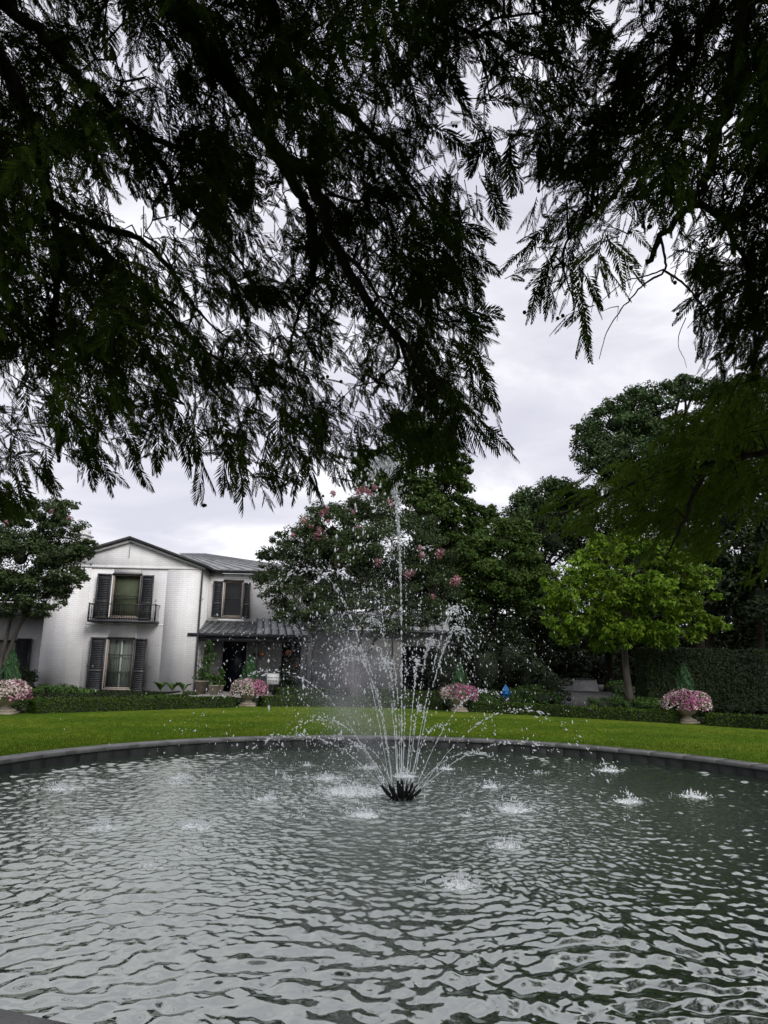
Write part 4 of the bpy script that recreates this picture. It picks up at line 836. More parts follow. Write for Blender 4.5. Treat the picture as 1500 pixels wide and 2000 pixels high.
bz = lambda px, Y: (at(px, 1360, Y)[0], Y, float(gz(at(px, 1360, Y)[0], Y)))
# centre crape myrtle
B = bz(690, 32.5)
def tl(B, ends): return [([B, (B[0] + e_[0] * .35, B[1] + e_[1] * .3, B[2] + (e_[2] - B[2]) * .5), (B[0] + e_[0], B[1] + e_[1], e_[2])], e_[3], e_[3] * .5) for e_ in ends]
t_, _ = tree('crape_myrtle', 'broad crape myrtle with dark leaves and pink blossom clusters behind the fountain', 'tree', tl(B, [(-2.2, -.3, 4.2, .10), (-.7, .3, 4.6, .11), (.6, .2, 4.8, .10), (2.0, -.2, 4.5, .10), (-1.3, .1, 4.3, .08)]),
    [(560, 1130, 32.5, 58, 62), (600, 1075, 32.7, 62, 66), (650, 1040, 32.5, 66, 62), (700, 1010, 32.6, 60, 50), (745, 1010, 33, 50, 50), (660, 1100, 31.6, 75, 70), (720, 1090, 31.8, 75, 75), (780, 1080, 32.2, 70, 75), (830, 1100, 32.6, 55, 65), (865, 1150, 32.8, 42, 52),
     (600, 1170, 31.8, 55, 42), (660, 1180, 31.6, 60, 42), (730, 1185, 31.6, 60, 40), (800, 1180, 32, 60, 42), (610, 1212, 31.8, 42, 24), (670, 1222, 31.6, 46, 24), (735, 1226, 31.6, 46, 22), (800, 1218, 31.8, 46, 22), (850, 1205, 32.2, 34, 22), (535, 1175, 32.3, 34, 36), (560, 1205, 32, 26, 20), (525, 1090, 32.8, 28, 30), (820, 1040, 33, 40, 45), (620, 1010, 33, 32, 30), (545, 1060, 32.8, 26, 26)],
    78000, .125, m_crape, m_bark2, sub=20, subr=.3, core=.2)
blossoms(t_, [(710, 957, 1.0), (700, 962, .9), (722, 963, .8), (650, 965, .7), (732, 952, .6), (637, 995, .8), (630, 1003, .7), (625, 1038, 1.0), (618, 1048, .9), (635, 1055, .9), (655, 1070, 1.0), (668, 1074, .8), (594, 1018, .7), (700, 1030, .4), (738, 1098, .9), (795, 1122, 1.0), (805, 1118, .7), (824, 1085, .8), (858, 1082, 1.0), (863, 1078, .7), (893, 1132, 1.0), (885, 1138, .8), (605, 1158, .6), (658, 1102, .7), (760, 980, .6), (765, 985, .5), (608, 1028, .5), (845, 1165, .5), (572, 1046, .5), (640, 1018, .4), (690, 1000, .4), (820, 1070, .5), (732, 1080, .5)], 31.3, m_crp)
# left crape myrtle
B = bz(-10, 29.0); B = (B[0], 29.0, .15)
t_, _ = tree('crape_myrtle', 'dark crape myrtle in front of the left corner of the white house', 'tree', tl(B, [(-.8, 0, 3.8, .1), (.3, .1, 4.0, .1), (1.2, 0, 4.3, .09)]),
    [(20, 1020, 29, 60, 55), (80, 1010, 29, 52, 45), (120, 1040, 29, 45, 42), (40, 1090, 28.4, 70, 62), (110, 1100, 28.6, 58, 55), (155, 1090, 29, 34, 36), (172, 1068, 29, 22, 18), (60, 1150, 28.4, 62, 42), (10, 1150, 28.4, 55, 45), (110, 1155, 28.6, 36, 34), (140, 1130, 28.8, 30, 26), (-50, 1080, 29, 70, 80), (120, 990, 29.3, 30, 22), (20, 1190, 28.6, 50, 20), (80, 1190, 28.6, 34, 18)],
    52000, .12, m_crape, m_bark2, sub=18, subr=.3, core=.2)
blossoms(t_, [(100, 998, .4), (12, 1020, .45), (135, 1012, .35), (88, 1085, .3)], 28, m_crp)
# tall tree behind the fountain
B = bz(868, 42)
tree('tall_elm', 'tall narrow dark green tree rising behind the pink crape myrtle', 'tree', [([B, (B[0] - .3, 42, 4), (B[0] - 1.0, 42, 8.5)], .35, .2)],
    [(800, 860, 42, 62, 45), (860, 880, 42, 55, 50), (740, 930, 42, 52, 45), (720, 900, 42.5, 34, 30), (800, 930, 41.5, 60, 55), (870, 940, 42, 50, 52), (890, 1000, 42, 50, 45), (830, 1000, 41.5, 60, 50), (760, 970, 42, 50, 40), (930, 1010, 42.5, 34, 30), (960, 1000, 43, 18, 18), (850, 1050, 42, 50, 40), (920, 1050, 42, 42, 36), (790, 830, 42, 44, 34), (895, 905, 42.5, 34, 26)],
    42000, .22, m_elm, m_bark, sub=16, subr=.33, core=.2)
B = bz(960, 40)
tree('green_tree', 'rounded mid green tree between the fountain and the bright oak', 'tree', [([B, (B[0], 40, 3), (B[0] + .3, 40, 5)], .28, .16), ([(B[0] - .9, 40, .2), (B[0] - .9, 40, 3), (B[0] - .8, 40, 5)], .3, .18)],
    [(930, 1080, 38, 55, 40), (980, 1060, 38, 58, 42), (1030, 1080, 38.5, 50, 45), (940, 1130, 37.6, 60, 46), (1000, 1120, 37.4, 62, 50), (1050, 1140, 38, 44, 46), (950, 1175, 38, 55, 30), (1010, 1170, 38, 55, 34), (905, 1110, 38.5, 34, 40), (1000, 1030, 38.5, 40, 28)],
    36000, .18, m_elm, m_bark, sub=15, subr=.34, core=.25)
B = bz(1060, 48)
tree('green_tree', 'dark leafy treetop showing against the sky left of the big oak', 'tree', [([B, (B[0], 48, 4), (B[0], 48, 8)], .3, .2)],
    [(1030, 990, 48, 45, 34), (1080, 965, 48, 48, 34), (1120, 980, 48, 50, 45), (1060, 1020, 47.5, 60, 40), (1015, 1000, 48, 26, 24), (1095, 950, 48, 30, 18), (1130, 1030, 47.5, 60, 50)], 22000, .22, m_oakd, m_bark, sub=18, subr=.4, core=.4)
# big oak on the right skyline
B = bz(1370, 46)
tree('big_oak', 'large spreading dark oak on the right skyline', 'tree', [([B, (B[0], 46, 5), (B[0] - .8, 46, 11)], .5, .3), ([(B[0] - .3, 46, 7), (B[0] - 1.6, 46, 11), (B[0] - 2.4, 46, 14.5)], .2, .1)],
    [(1160, 880, 46, 48, 42), (1150, 840, 46, 36, 28), (1200, 830, 46, 60, 52), (1230, 790, 46, 52, 36), (1280, 780, 46, 60, 40), (1340, 760, 46, 52, 32), (1335, 742, 46, 18, 14), (1400, 775, 46, 50, 40), (1460, 780, 46, 60, 50), (1220, 890, 45, 72, 55), (1180, 920, 45.5, 50, 34), (1290, 930, 45, 75, 60), (1380, 860, 46.5, 50, 44), (1430, 900, 46, 70, 60), (1330, 830, 47, 40, 30), (1480, 850, 46, 55, 60), (1340, 960, 45.5, 70, 60), (1250, 960, 45.5, 60, 50), (1260, 840, 46, 60, 46), (1300, 850, 45.6, 56, 44), (1400, 830, 46, 60, 46), (1450, 840, 46, 60, 50)],
    70000, .21, m_oakd, m_bark, sub=22, subr=.34, core=.3, fill=.12)
# bright young oak
B = (at(1232, 1360, 27.6)[0], 27.6, .2)
tree('young_oak', 'young oak with bright yellow green lobed leaves right of the fountain', 'tree', [([B, (B[0] - .12, 27.6, 1.5), (B[0] - .2, 27.6, 3.4)], .15, .1)],
    [(1140, 1120, 27, 52, 36), (1110, 1155, 26.6, 48, 34), (1090, 1180, 27, 34, 22), (1180, 1085, 27.2, 48, 40), (1215, 1060, 27.6, 40, 30), (1270, 1080, 27.6, 56, 40), (1330, 1110, 27.4, 48, 38), (1360, 1140, 27.4, 36, 30), (1200, 1150, 26.4, 62, 50), (1270, 1160, 26.4, 62, 52), (1330, 1190, 26.8, 54, 36), (1385, 1215, 26.8, 32, 16), (1150, 1210, 26.6, 60, 38), (1105, 1235, 26.8, 38, 28), (1220, 1225, 26.4, 58, 36), (1290, 1235, 26.6, 48, 30), (1180, 1260, 27, 34, 16), (1355, 1240, 27, 26, 14), (1066, 1135, 26.8, 15, 10), (1072, 1212, 26.8, 16, 9), (1412, 1222, 26.8, 16, 8), (1165, 1052, 27.4, 18, 13), (1240, 1038, 27.6, 18, 12), (1300, 1052, 27.4, 22, 14), (1392, 1118, 27.2, 18, 12), (1130, 1085, 27, 16, 10), (1398, 1165, 27, 14, 9), (1060, 1175, 26.9, 12, 8)],
    10500, .17, m_oakb, m_bark2, star=True, sub=34, subr=.2, flat=.5, core=.0, fill=.3)
# dark grove behind: individual trees
gl = ['first dark tree of the shaded grove, behind the tall hedge by the oak', 'dark tree of the grove above the middle of the tall hedge', 'dark tree of the grove at the right edge of the photo', 'dark tree of the grove seen over the drive, left of the gap', 'dark tree of the grove behind the young oak crown', 'dark tree of the grove behind the mid green tree', 'dark tree behind the garage roof and crape myrtle', 'dark tree peeping between garage roof and tall tree', 'dark tree at the far right filling the space under the big oak']
GT = [(1290, 40, [(1290, 1180, 40, 80, 90), (1250, 1110, 40.5, 60, 70), (1320, 1080, 40, 70, 80), (1250, 1200, 41, 70, 60)]), (1390, 38, [(1390, 1190, 38, 90, 80), (1400, 1090, 38, 90, 70), (1430, 1020, 38, 80, 60)]), (1490, 36, [(1490, 1180, 36, 90, 90), (1500, 1080, 36, 90, 80), (1560, 1130, 36, 90, 100)]),
      (1050, 44, [(1010, 1070, 46, 60, 50), (1080, 1060, 46, 70, 60), (1050, 1240, 44, 70, 60), (1130, 1250, 43, 50, 40), (1090, 1190, 44, 70, 60), (1020, 1180, 44, 60, 60)]), (1190, 46, [(1190, 1230, 46, 90, 50), (1200, 1140, 46, 90, 70), (1180, 1060, 46, 80, 60), (1240, 1270, 44, 50, 40)]), (940, 44, [(940, 1240, 44, 80, 70), (900, 1180, 44, 70, 60), (960, 1120, 44, 80, 60), (880, 1100, 44, 60, 50)]),
      (640, 46, [(640, 1170, 46, 70, 50), (720, 1150, 46, 70, 60), (800, 1130, 46, 70, 60)]), (850, 48, [(850, 1130, 48, 70, 60), (890, 1070, 48, 50, 40)]), (1450, 44, [(1450, 960, 44, 90, 70), (1380, 1000, 44, 80, 60), (1300, 1020, 44.5, 80, 60), (1530, 960, 44, 80, 90), (1550, 860, 44, 80, 90)])]
for k, (px, Y, cl_) in enumerate(GT):
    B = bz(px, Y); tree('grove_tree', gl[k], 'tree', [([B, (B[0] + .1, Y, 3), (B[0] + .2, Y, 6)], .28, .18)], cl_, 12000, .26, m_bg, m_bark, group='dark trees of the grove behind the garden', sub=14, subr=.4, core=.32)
# far wood closing the horizon
Vw, Fw, k = [], [], 0
P = []; 
for a_ in np.linspace(-70, 70, 90):
    R = 74 + rs.uniform(-4, 6); x, y = R * sin(radians(a_)), R * cos(radians(a_)); h_ = rs.uniform(2.2, 3.6) if -20 < a_ < 1 else rs.uniform(5.5, 8)
    P.append((x, y, h_ * .5, 3.5, 3.5, h_ * .6))
cl = np.array(P); Pp, Qq = crown_pts(cl, 60000, 12, .5); V, F = leaf_quads(Pp, Qq, .6, .7); o = part('far_wood', V, F, m_bg); o['kind'] = 'stuff'; o['label'] = 'low dark belt of distant trees closing the horizon'; o['category'] = 'woodland'
# screens of trees left and right outside the view and behind it keep the surroundings closed
#CYP
# ------------------------------------------------------------------ bald cypress boughs overhead
# how closed the two crowns are, 50 px steps (0 open sky .. 9 shut)
DEN = ["766879799999778899784781379988",
       "879847789899888898787858589978",
       "789655789799985888584787999989",
       "788867799799977867377777999889",
       "868987469889968375614779999879",
       "999998699786997885267889987779",
       "996788799968977965165999889769",
       "996525799965868897381577889659",
       "988753579746998898641676575699",
       "999886569647977889703765436669",
       "999997768765886799705764335999",
       "898999768998876798802561002878",
       "999899864857866788731351003688",
       "889999788757757687720040000578",
       "578788888788648698720000000367",
       "568787867878854799830000000599",
       "557778767867856798630000006899",
       "658856646858877699250000068999",
       "740453015478373036000004789999",
       "830000020231030000000058999988",
       "400000000000000000000566878865",
       "000000000000000000000003026840",
       "000000000000000000000000000035"]
DG = np.array([[int(c) for c in r] for r in DEN], float)
DG = np.vstack([np.full((11, 30), 7.5), DG]); DG = np.hstack([DG[:, :1].repeat(7, 1), DG, DG[:, -1:].repeat(7, 1)])
GX0, GY0 = -350, -550
TAU = np.interp(DG, range(10), [0, .0, .03, .07, .16, .36, .74, 1.35, 2.2, 3.2])
def bil(A, x, y, cell, x0, y0):
    u = np.clip((x - x0) / cell - .5, 0, A.shape[1] - 1.001); v = np.clip((y - y0) / cell - .5, 0, A.shape[0] - 1.001); i = int(v); j = int(u); fu, fv = u - j, v - i
    return A[i, j] * (1 - fu) * (1 - fv) + A[i, j + 1] * fu * (1 - fv) + A[i + 1, j] * (1 - fu) * fv + A[i + 1, j + 1] * fu * fv
S = 25; nyc, nxc = DG.shape[0] * 2, DG.shape[1] * 2
TG = np.array([[bil(TAU, GX0 + (j + .5) * S, GY0 + (i + .5) * S, 50, GX0, GY0) for j in range(nxc)] for i in range(nyc)])
raw = np.kron(TAU, np.ones((2, 2))); TG = .4 * TG + .6 * raw
_cl = np.kron(rs.rand(nyc // 2 + 1, nxc // 2 + 1), np.ones((2, 2)))[:nyc, :nxc]; TG = TG * (.3 + .95 * _cl + .45 * rs.rand(nyc, nxc))
TG[raw == 0] = 0
TG[TG < .06] = 0
ACC = np.zeros_like(TG); LOG = []
def cell(x, y): return int((y - GY0) // S), int((x - GX0) // S)
# twig templates: unit length along +X, feathers in the XY plane
def twig_tpl(seed, nf=13, spread=.30, ang=52):
    r_ = np.random.RandomState(seed); Vt = []; Ft = []
    for k in range(nf * 2):
        s = 1 if k % 2 else -1; u = .06 + .92 * (k / (nf * 2 - 1)); l = spread * .82 * (.55 + .6 * sin(pi * min(1, u * .8 + .15))) * (1 - .45 * u) * r_.uniform(.8, 1.15)
        a = radians(ang + r_.uniform(-9, 9)) * (1 - .55 * u) * s; d = np.array([cos(a), sin(a), 0]); q = np.array([-d[1], d[0], 0]); q = q * .93 + np.array([0, 0, r_.uniform(-.35, .35)])
        b0 = np.array([u, 0, -.04 * u * u]); w = .029 * r_.uniform(.8, 1.2); dz = np.array([0, 0, -.42 * l])
        n = len(Vt); Vt += [b0, b0 + d * l * .45 + q * w + dz * .3, b0 + d * l + dz, b0 + d * l * .45 - q * w + dz * .3]; Ft.append([n, n + 1, n + 2, n + 3])
    n = len(Vt); w = .011; Vt += [[0, -w, 0], [0, w, 0], [1, w * .4, -.04], [1, -w * .4, -.04]]; Ft.append([n, n + 1, n + 2, n + 3])
    n = len(Vt); Vt += [[0, 0, -w], [0, 0, w], [1, 0, -.04 + w * .4], [1, 0, -.04 - w * .4]]; Ft.append([n, n + 1, n + 2, n + 3])
    return np.array(Vt, float), np.array(Ft)
TPL = [twig_tpl(s) for s in range(6)] + [twig_tpl(20 + s, 12, .46, 50) for s in range(3)]
TW = {'a': [], 'b': [], 'c': []}          # (template, origin, axis, side, scale) of the two trees
ST = {'a': [], 'b': [], 'c': []}
UP = np.array([0, 0, 1.0])
def add_twig(tr, o, ax, ln, force=False, big=False):
    tip = o + ax * ln; mid = o + ax * ln * .5; x, y, z = pix(mid); i, j = cell(x, y)
    if not force:
        x2, y2, _ = pix(tip); i2, j2 = cell(x2, y2)
        if not (0 <= i < nyc and 0 <= j < nxc and 0 <= i2 < nyc and 0 <= j2 < nxc): return False
        if TG[i, j] <= ACC[i, j] or TG[i2, j2] < .04: return False
        if min(TG[i, j], TG[i2, j2]) < .35 and rs.rand() < .6: return False
        big = rs.rand() < (.2 if tr == 'a' else .0)
    elif not (0 <= i < nyc and 0 <= j < nxc): return False
    sd = unit(np.cross(ax, rs.randn(3))); k = 6 + rs.randint(3) if big else rs.randint(6)
    TW[tr].append((k, o, ax, sd, ln)); ppm = FPX / z; area = ln * ln * (.17 if big else .12) * ppm * ppm * .64
    ACC[i, j] += area * .55 / (S * S); LOG.append((i, j, area * .55 / (S * S)))
    for q in (.2, .85):
        x2, y2, _ = pix(o + ax * ln * q); a_, b_ = cell(x2, y2)
        if 0 <= a_ < nyc and 0 <= b_ < nxc: ACC[a_, b_] += area * .225 / (S * S); LOG.append((a_, b_, area * .225 / (S * S)))
    return True
def spray(tr, o, d, L_, tw=.2, force=False, droop=.35, fan=48):
    n0 = len(TW[tr]); LOG.clear()
    n = max(4, int(L_ / .042)); pts = [o]; p = o.copy(); v = d.copy(); got = 0; sidev = unit(np.cross(d, UP) + .4 * rs.randn(3))
    for k in range(n):
        v = unit(v + np.array([0, 0, -droop / n]) + .03 * rs.randn(3)); p = p + v * L_ / n; pts.append(p.copy())
        u = k / n; s = 1 if k % 2 else -1; a = radians(fan + rs.uniform(-10, 10)) * (1 - .4 * u)
        sv_ = unit(sidev + .45 * rs.randn(3)); ax = unit(v * cos(a) + sv_ * s * sin(a) + np.array([0, 0, -.18])); ln = tw * (.65 + .5 * sin(pi * min(1, u + .25))) * (1 - .35 * u) * rs.uniform(.8, 1.15)
        if add_twig(tr, p, ax, ln, force): got += 1
    if add_twig(tr, p, v, tw * .75, force): got += 1
    if got < 4:
        del TW[tr][n0:]
        for a_, b_, v_ in LOG: ACC[a_, b_] -= v_
    else: ST[tr].append((np.array(pts)[::2], np.linspace(.0045, .0018, len(pts[::2]))))
    return got
def dist(x, y):
    b = 6.4 + .9 * sin(x / 170. + .8) * cos(y / 210. + .4) + .6 * sin(x / 67. + y / 90.)
    if x > 1040: b += 2.2 * np.clip((x - 1020) / 200, 0, 1) * np.clip((y - 550) / 300, -.3, 1.3)
    return max(4.4, b + rs.uniform(-.9, .9))
def which(x, y): return ('c' if y > 720 else 'b') if (x > (1010 if y > 240 else 1150) or (y > 800 and x > 1020)) else 'a'
# hanging end sprays traced along the rim of the crowns
HANG = [(370, 790, 400, 966), (345, 800, 386, 900), (140, 800, 184, 934), (180, 875, 236, 940), (160, 860, 205, 905), (253, 870, 285, 942), (240, 830, 268, 890), (303, 830, 297, 908), (320, 780, 353, 852), (440, 890, 452, 958), (420, 800, 450, 900), (470, 870, 495, 968), (510, 900, 552, 966), (600, 900, 634, 972), (645, 890, 662, 942), (597, 905, 580, 952), (540, 820, 530, 900),
        (800, 900, 764, 942), (905, 790, 995, 882), (880, 780, 950, 868), (920, 700, 962, 785), (905, 660, 955, 722), (890, 600, 978, 618), (900, 640, 960, 650), (900, 480, 938, 535), (880, 430, 950, 455), (965, 320, 992, 432), (1000, 260, 1010, 355), (960, 260, 930, 330), (870, 120, 904, 208), (850, 250, 912, 300), (800, 150, 822, 226), (930, 250, 955, 330), (940, 350, 968, 420),
        (1115, 540, 1142, 702), (1080, 500, 1034, 622), (1100, 400, 976, 522), (1130, 520, 1155, 610), (1170, 500, 1180, 562), (1190, 470, 1232, 548), (1070, 520, 1075, 612), (1045, 400, 1033, 452), (1400, 640, 1372, 702), (1380, 560, 1330, 600), (1400, 520, 1335, 530), (1400, 690, 1410, 740), (620, 800, 640, 880), (700, 820, 720, 900), (850, 820, 830, 910), (90, 880, 105, 945), (60, 900, 110, 955), (30, 930, 50, 1000),
        (330, 150, 345, 215), (215, 60, 235, 110), (1130, 20, 1185, 60), (1270, 20, 1215, 55), (680, 180, 705, 240), (1200, 980, 1120, 1040), (1300, 1020, 1240, 1110), (1400, 1000, 1370, 1080), (1500, 1050, 1490, 1130), (1150, 930, 1060, 990), (1100, 980, 1040, 1010)]
for (xa, ya, xb, yb) in HANG:
    D_ = dist((xa + xb) / 2, (ya + yb) / 2) * (.9 if (1000 < xa < 1200 and ya < 600) else 1.0); D_ = min(D_, 9.5)
    if 1000 < xa < 1200 and 380 < ya < 600: D_ = min(D_, 5.2)
    A_, B_ = atD(xa, ya, D_), atD(xb, yb, D_ + rs.uniform(-.2, .2)); d = B_ - A_; Ln = np.linalg.norm(d)
    tr = which(xa, ya); d /= Ln; bow = unit(np.cross(d, rs.randn(3))) * .04; pts = []
    for u in np.arange(0, 1.0, .095 / Ln):
        p = A_ + d * Ln * u * .97 + bow * sin(pi * u); pts.append(p); add_twig(tr, p - d * .05, unit(d + .16 * rs.randn(3)), min(.30, (1 - u) * Ln + .13) * rs.uniform(.85, 1.05) * (1 if tr == 'a' else .8), True, tr == 'a')
        if u < .65 and rs.rand() < .75: add_twig(tr, p, unit(d + .55 * unit(np.cross(d, rs.randn(3)))), .2 * rs.uniform(.8, 1.1), True, tr == 'a')
    pts.append(B_); ST[tr].append((np.array(pts), np.linspace(.004, .0018, len(pts))))
tot = 0
for it_ in range(24000):
    DEF = np.clip(TG - ACC, 0, 3); w = DEF.ravel() ** 1.3 if it_ % 60 == 0 else w
    if it_ % 60 == 0:
        if w.sum() < 12: break
        cs = np.cumsum(w) / w.sum()
    k = int(np.searchsorted(cs, rs.rand())); i, j = divmod(min(k, nyc * nxc - 1), nxc); x = GX0 + (j + rs.rand()) * S; y = GY0 + (i + rs.rand()) * S
    tr = which(x, y); D_ = dist(x, y)
    flow = np.array([.6, .3, -.5]) if tr == 'a' else np.array([-.6, .3, -.5])
    if tr == 'c': flow = np.array([-.8, .3, -.35])
    d = unit(flow + .55 * rs.randn(3)); L_ = rs.uniform(.2, .42)
    o = atD(x, y, D_) - d * L_ * .5; spray(tr, o, d, L_, tw=rs.uniform(.15, .22))
print('cypress twigs', len(TW['a']), len(TW['b']), len(TW['c']), 'left', round(float(np.clip(TG - ACC, 0, 9).mean()), 3), 'of', round(float(TG.mean()), 3))
def build_twigs(lst):
    Vs, Fs, n = [], [], 0
    for t_ in range(9):
        q = [w for w in lst if w[0] == t_]
        if not q: continue
        O = np.array([w[1] for w in q]); A = np.array([w[2] for w in q]); Sd = np.array([w[3] for w in q]); Ls = np.array([w[4] for w in q])
        Up = np.cross(A, Sd); fl = np.where(Up[:, 2:] < 0, -1, 1.0); Up = Up * fl
        Vt, Ft = TPL[t_]; wv_ = Vt * 1.0
        V = O[:, None] + Ls[:, None, None] * (wv_[None, :, 0:1] * A[:, None] + wv_[None, :, 1:2] * Sd[:, None] + wv_[None, :, 2:3] * Up[:, None])
        V[:, :, 2] -= (Ls[:, None] * .12 * wv_[None, :, 0] ** 2)
        Vs.append(V.reshape(-1, 3)); Fs.append((Ft[None] + n + len(Vt) * np.arange(len(q))[:, None, None]).reshape(-1, 4)); n += len(q) * len(Vt)
    return np.vstack(Vs), np.vstack(Fs)
def limb_pts(ps, D0=6.6): return np.array([atD(p[0], p[1], p[2] if len(p) > 2 else D0) for p in ps])
TA = thing('bald_cypress', 'bald cypress whose feathery dark boughs hang across the upper left and middle of the sky', 'tree', (-4.6, -.6, 0))
TB = thing('bald_cypress', 'bald cypress whose dark green boughs hang down the right side of the photo', 'tree', (6.6, .8, 0))
V, F = tube(smooth_line([(-4.6, -.6, -.1), (-4.5, -.55, 1), (-4.5, -.5, 4), (-4.3, -.4, 9), (-4.2, -.3, 15)], 4), np.linspace(.5, .16, 17) * (1 + .5 * np.exp(-np.arange(17) * .9)), 14); part('trunk', V, F, m_bark, TA, True)
V, F = tube(smooth_line([(6.6, .8, -.1), (6.55, .8, 1), (6.5, .8, 4), (6.4, .9, 9), (6.3, .9, 15)], 4), np.linspace(.48, .15, 17) * (1 + .5 * np.exp(-np.arange(17) * .9)), 14); part('trunk', V, F, m_bark, TB, True)
LA = [([(240, -260, 5.6), (310, -60, 6.1), (335, 10, 6.3), (395, 85, 6.4), (450, 160, 6.5), (510, 250, 6.6), (545, 310, 6.7), (580, 365, 6.8), (604, 420, 6.9), (614, 495, 7.0), (613, 560, 7.1)], .088, .030, 1),
      ([(535, 290, 6.65), (600, 340, 6.5), (622, 385, 6.4), (645, 455, 6.3), (690, 540, 6.2), (728, 605, 6.2), (772, 650, 6.3), (830, 720, 6.4), (880, 785, 6.4)], .055, .014, 0),
      ([(-160, -60, 5.4), (0, 120, 6.0), (32, 190, 6.1), (62, 240, 6.2), (82, 330, 6.3), (100, 400, 6.4), (112, 450, 6.5), (110, 560, 6.6), (100, 680, 6.7)], .062, .022, 1),
      ([(100, 400, 6.4), (160, 432, 6.5), (270, 465, 6.6), (330, 525, 6.7), (380, 600, 6.8), (430, 650, 6.8)], .030, .008, 0), ([(115, 450, 6.5), (190, 490, 6.5), (280, 560, 6.4), (370, 655, 6.4), (450, 725, 6.4)], .034, .010, 0),
      ([(-80, -120, 5.6), (10, 10, 6.0), (60, 50, 6.1), (130, 130, 6.2), (200, 200, 6.3), (280, 262, 6.4), (350, 292, 6.5), (430, 340, 6.5)], .050, .016, 1), ([(280, 262, 6.4), (320, 330, 6.3), (352, 388, 6.3), (392, 425, 6.3), (450, 490, 6.4), (500, 560, 6.5)], .026, .008, 0),
      ([(420, -200, 6.3), (560, 100, 6.8), (620, 180, 6.9), (690, 230, 7.0), (760, 300, 7.1), (800, 360, 7.1), (860, 440, 7.2)], .052, .014, 1),
      ([(740, -120, 6.4), (830, 10, 6.6), (872, 36, 6.6), (922, 66, 6.6), (962, 66, 6.6), (1010, 96, 6.6), (1070, 116, 6.7), (1135, 142, 6.7)], .026, .009, 1), ([(922, 66, 6.6), (962, 38, 6.6), (1010, 30, 6.6), (1080, 20, 6.6)], .014, .006, 0), ([(925, 70, 6.6), (945, 130, 6.5), (957, 195, 6.5)], .010, .005, 0),
      ([(640, 378, 6.4), (690, 392, 6.4), (740, 396, 6.4)], .014, .007, 0), ([(640, 470, 6.3), (680, 500, 6.2), (715, 540, 6.2), (740, 578, 6.2), (770, 585, 6.2), (840, 620, 6.3), (900, 628, 6.3), (960, 627, 6.3)], .016, .005, 0), ([(740, 578, 6.2), (725, 600, 6.2)], .014, .012, 0),
      ([(760, 640, 6.3), (780, 690, 6.3), (765, 720, 6.3), (735, 745, 6.3)], .016, .006, 0), ([(605, 560, 7.0), (585, 600, 7.0), (570, 660, 7.0), (560, 720, 7.0)], .02, .006, 0), ([(780, 660, 6.3), (800, 720, 6.3), (835, 780, 6.3), (850, 850, 6.3)], .018, .005, 0), ([(360, 790, 6.4), (380, 830, 6.4), (425, 858, 6.4), (428, 872, 6.4)], .004, .002, 0),
      ([(300, 395, 6.2), (298, 430, 6.2), (280, 460, 6.2)], .006, .004, 0), ([(170, -120, 6.1), (190, 40, 6.5), (215, 90, 6.6), (235, 140, 6.6), (240, 160, 6.6)], .012, .005, 1), ([(600, 160, 6.6), (616, 130, 6.6), (640, 90, 6.6)], .007, .006, 0)]
LB = [([(1440, -260, 4.7), (1452, -60, 4.9), (1453, 20, 5.0), (1442, 100, 5.1), (1425, 180, 5.2), (1405, 250, 5.3), (1380, 345, 5.4), (1342, 405, 5.4), (1300, 450, 5.5), (1262, 512, 5.5)], .048, .019, 1),
      ([(1400, -160, 5.7), (1398, 0, 6.0), (1370, 80, 6.1), (1330, 160, 6.2), (1300, 205, 6.3), (1240, 260, 6.4)], .038, .012, 1),
      ([(1290, 465, 5.5), (1298, 500, 5.5), (1297, 530, 5.5), (1262, 552, 5.5), (1238, 576, 5.5), (1208, 612, 5.5), (1184, 652, 5.5), (1170, 702, 5.5)], .009, .0022, 0),
      ([(1297, 526, 5.5), (1258, 540, 5.5), (1218, 552, 5.5), (1170, 592, 5.5)], .006, .002, 0), ([(1255, 538, 5.5), (1240, 552, 5.5), (1226, 585, 5.5)], .003, .0015, 0), ([(1208, 598, 5.5), (1190, 602, 5.5), (1174, 609, 5.5)], .003, .0015, 0), ([(1208, 598, 5.5), (1205, 628, 5.5)], .0022, .0015, 0),
      ([(1300, 530, 5.5), (1330, 550, 5.6), (1360, 580, 5.8), (1400, 640, 6.2), (1440, 700, 6.5)], .008, .004, 0), ([(1340, 620, 5.8), (1326, 655, 5.8), (1326, 680, 5.8), (1336, 700, 5.8), (1341, 718, 5.8)], .003, .0015, 0), ([(1370, 605, 5.8), (1367, 640, 5.8), (1378, 658, 5.8), (1390, 678, 5.8)], .0035, .002, 0), ([(1399, 700, 6), (1399, 735, 6)], .0025, .0018, 0),
      ([(1700, 600, 6.0), (1560, 860, 7.6), (1500, 882, 7.9), (1400, 900, 8.1), (1300, 922, 8.3), (1200, 960, 8.4), (1150, 985, 8.4), (1070, 1008, 8.5)], .045, .008, 1), ([(1380, 905, 8.1), (1358, 960, 8.2), (1330, 1030, 8.2), (1300, 1085, 8.2)], .03, .008, 0),
      ([(1330, 380, 5.6), (1400, 420, 6.0), (1460, 520, 6.4), (1475, 640, 6.6), (1470, 740, 6.8)], .022, .008, 0), ([(1240, 330, 6.2), (1180, 400, 6.0), (1130, 440, 5.6), (1100, 500, 5.3), (1125, 600, 5.2)], .016, .004, 0)]
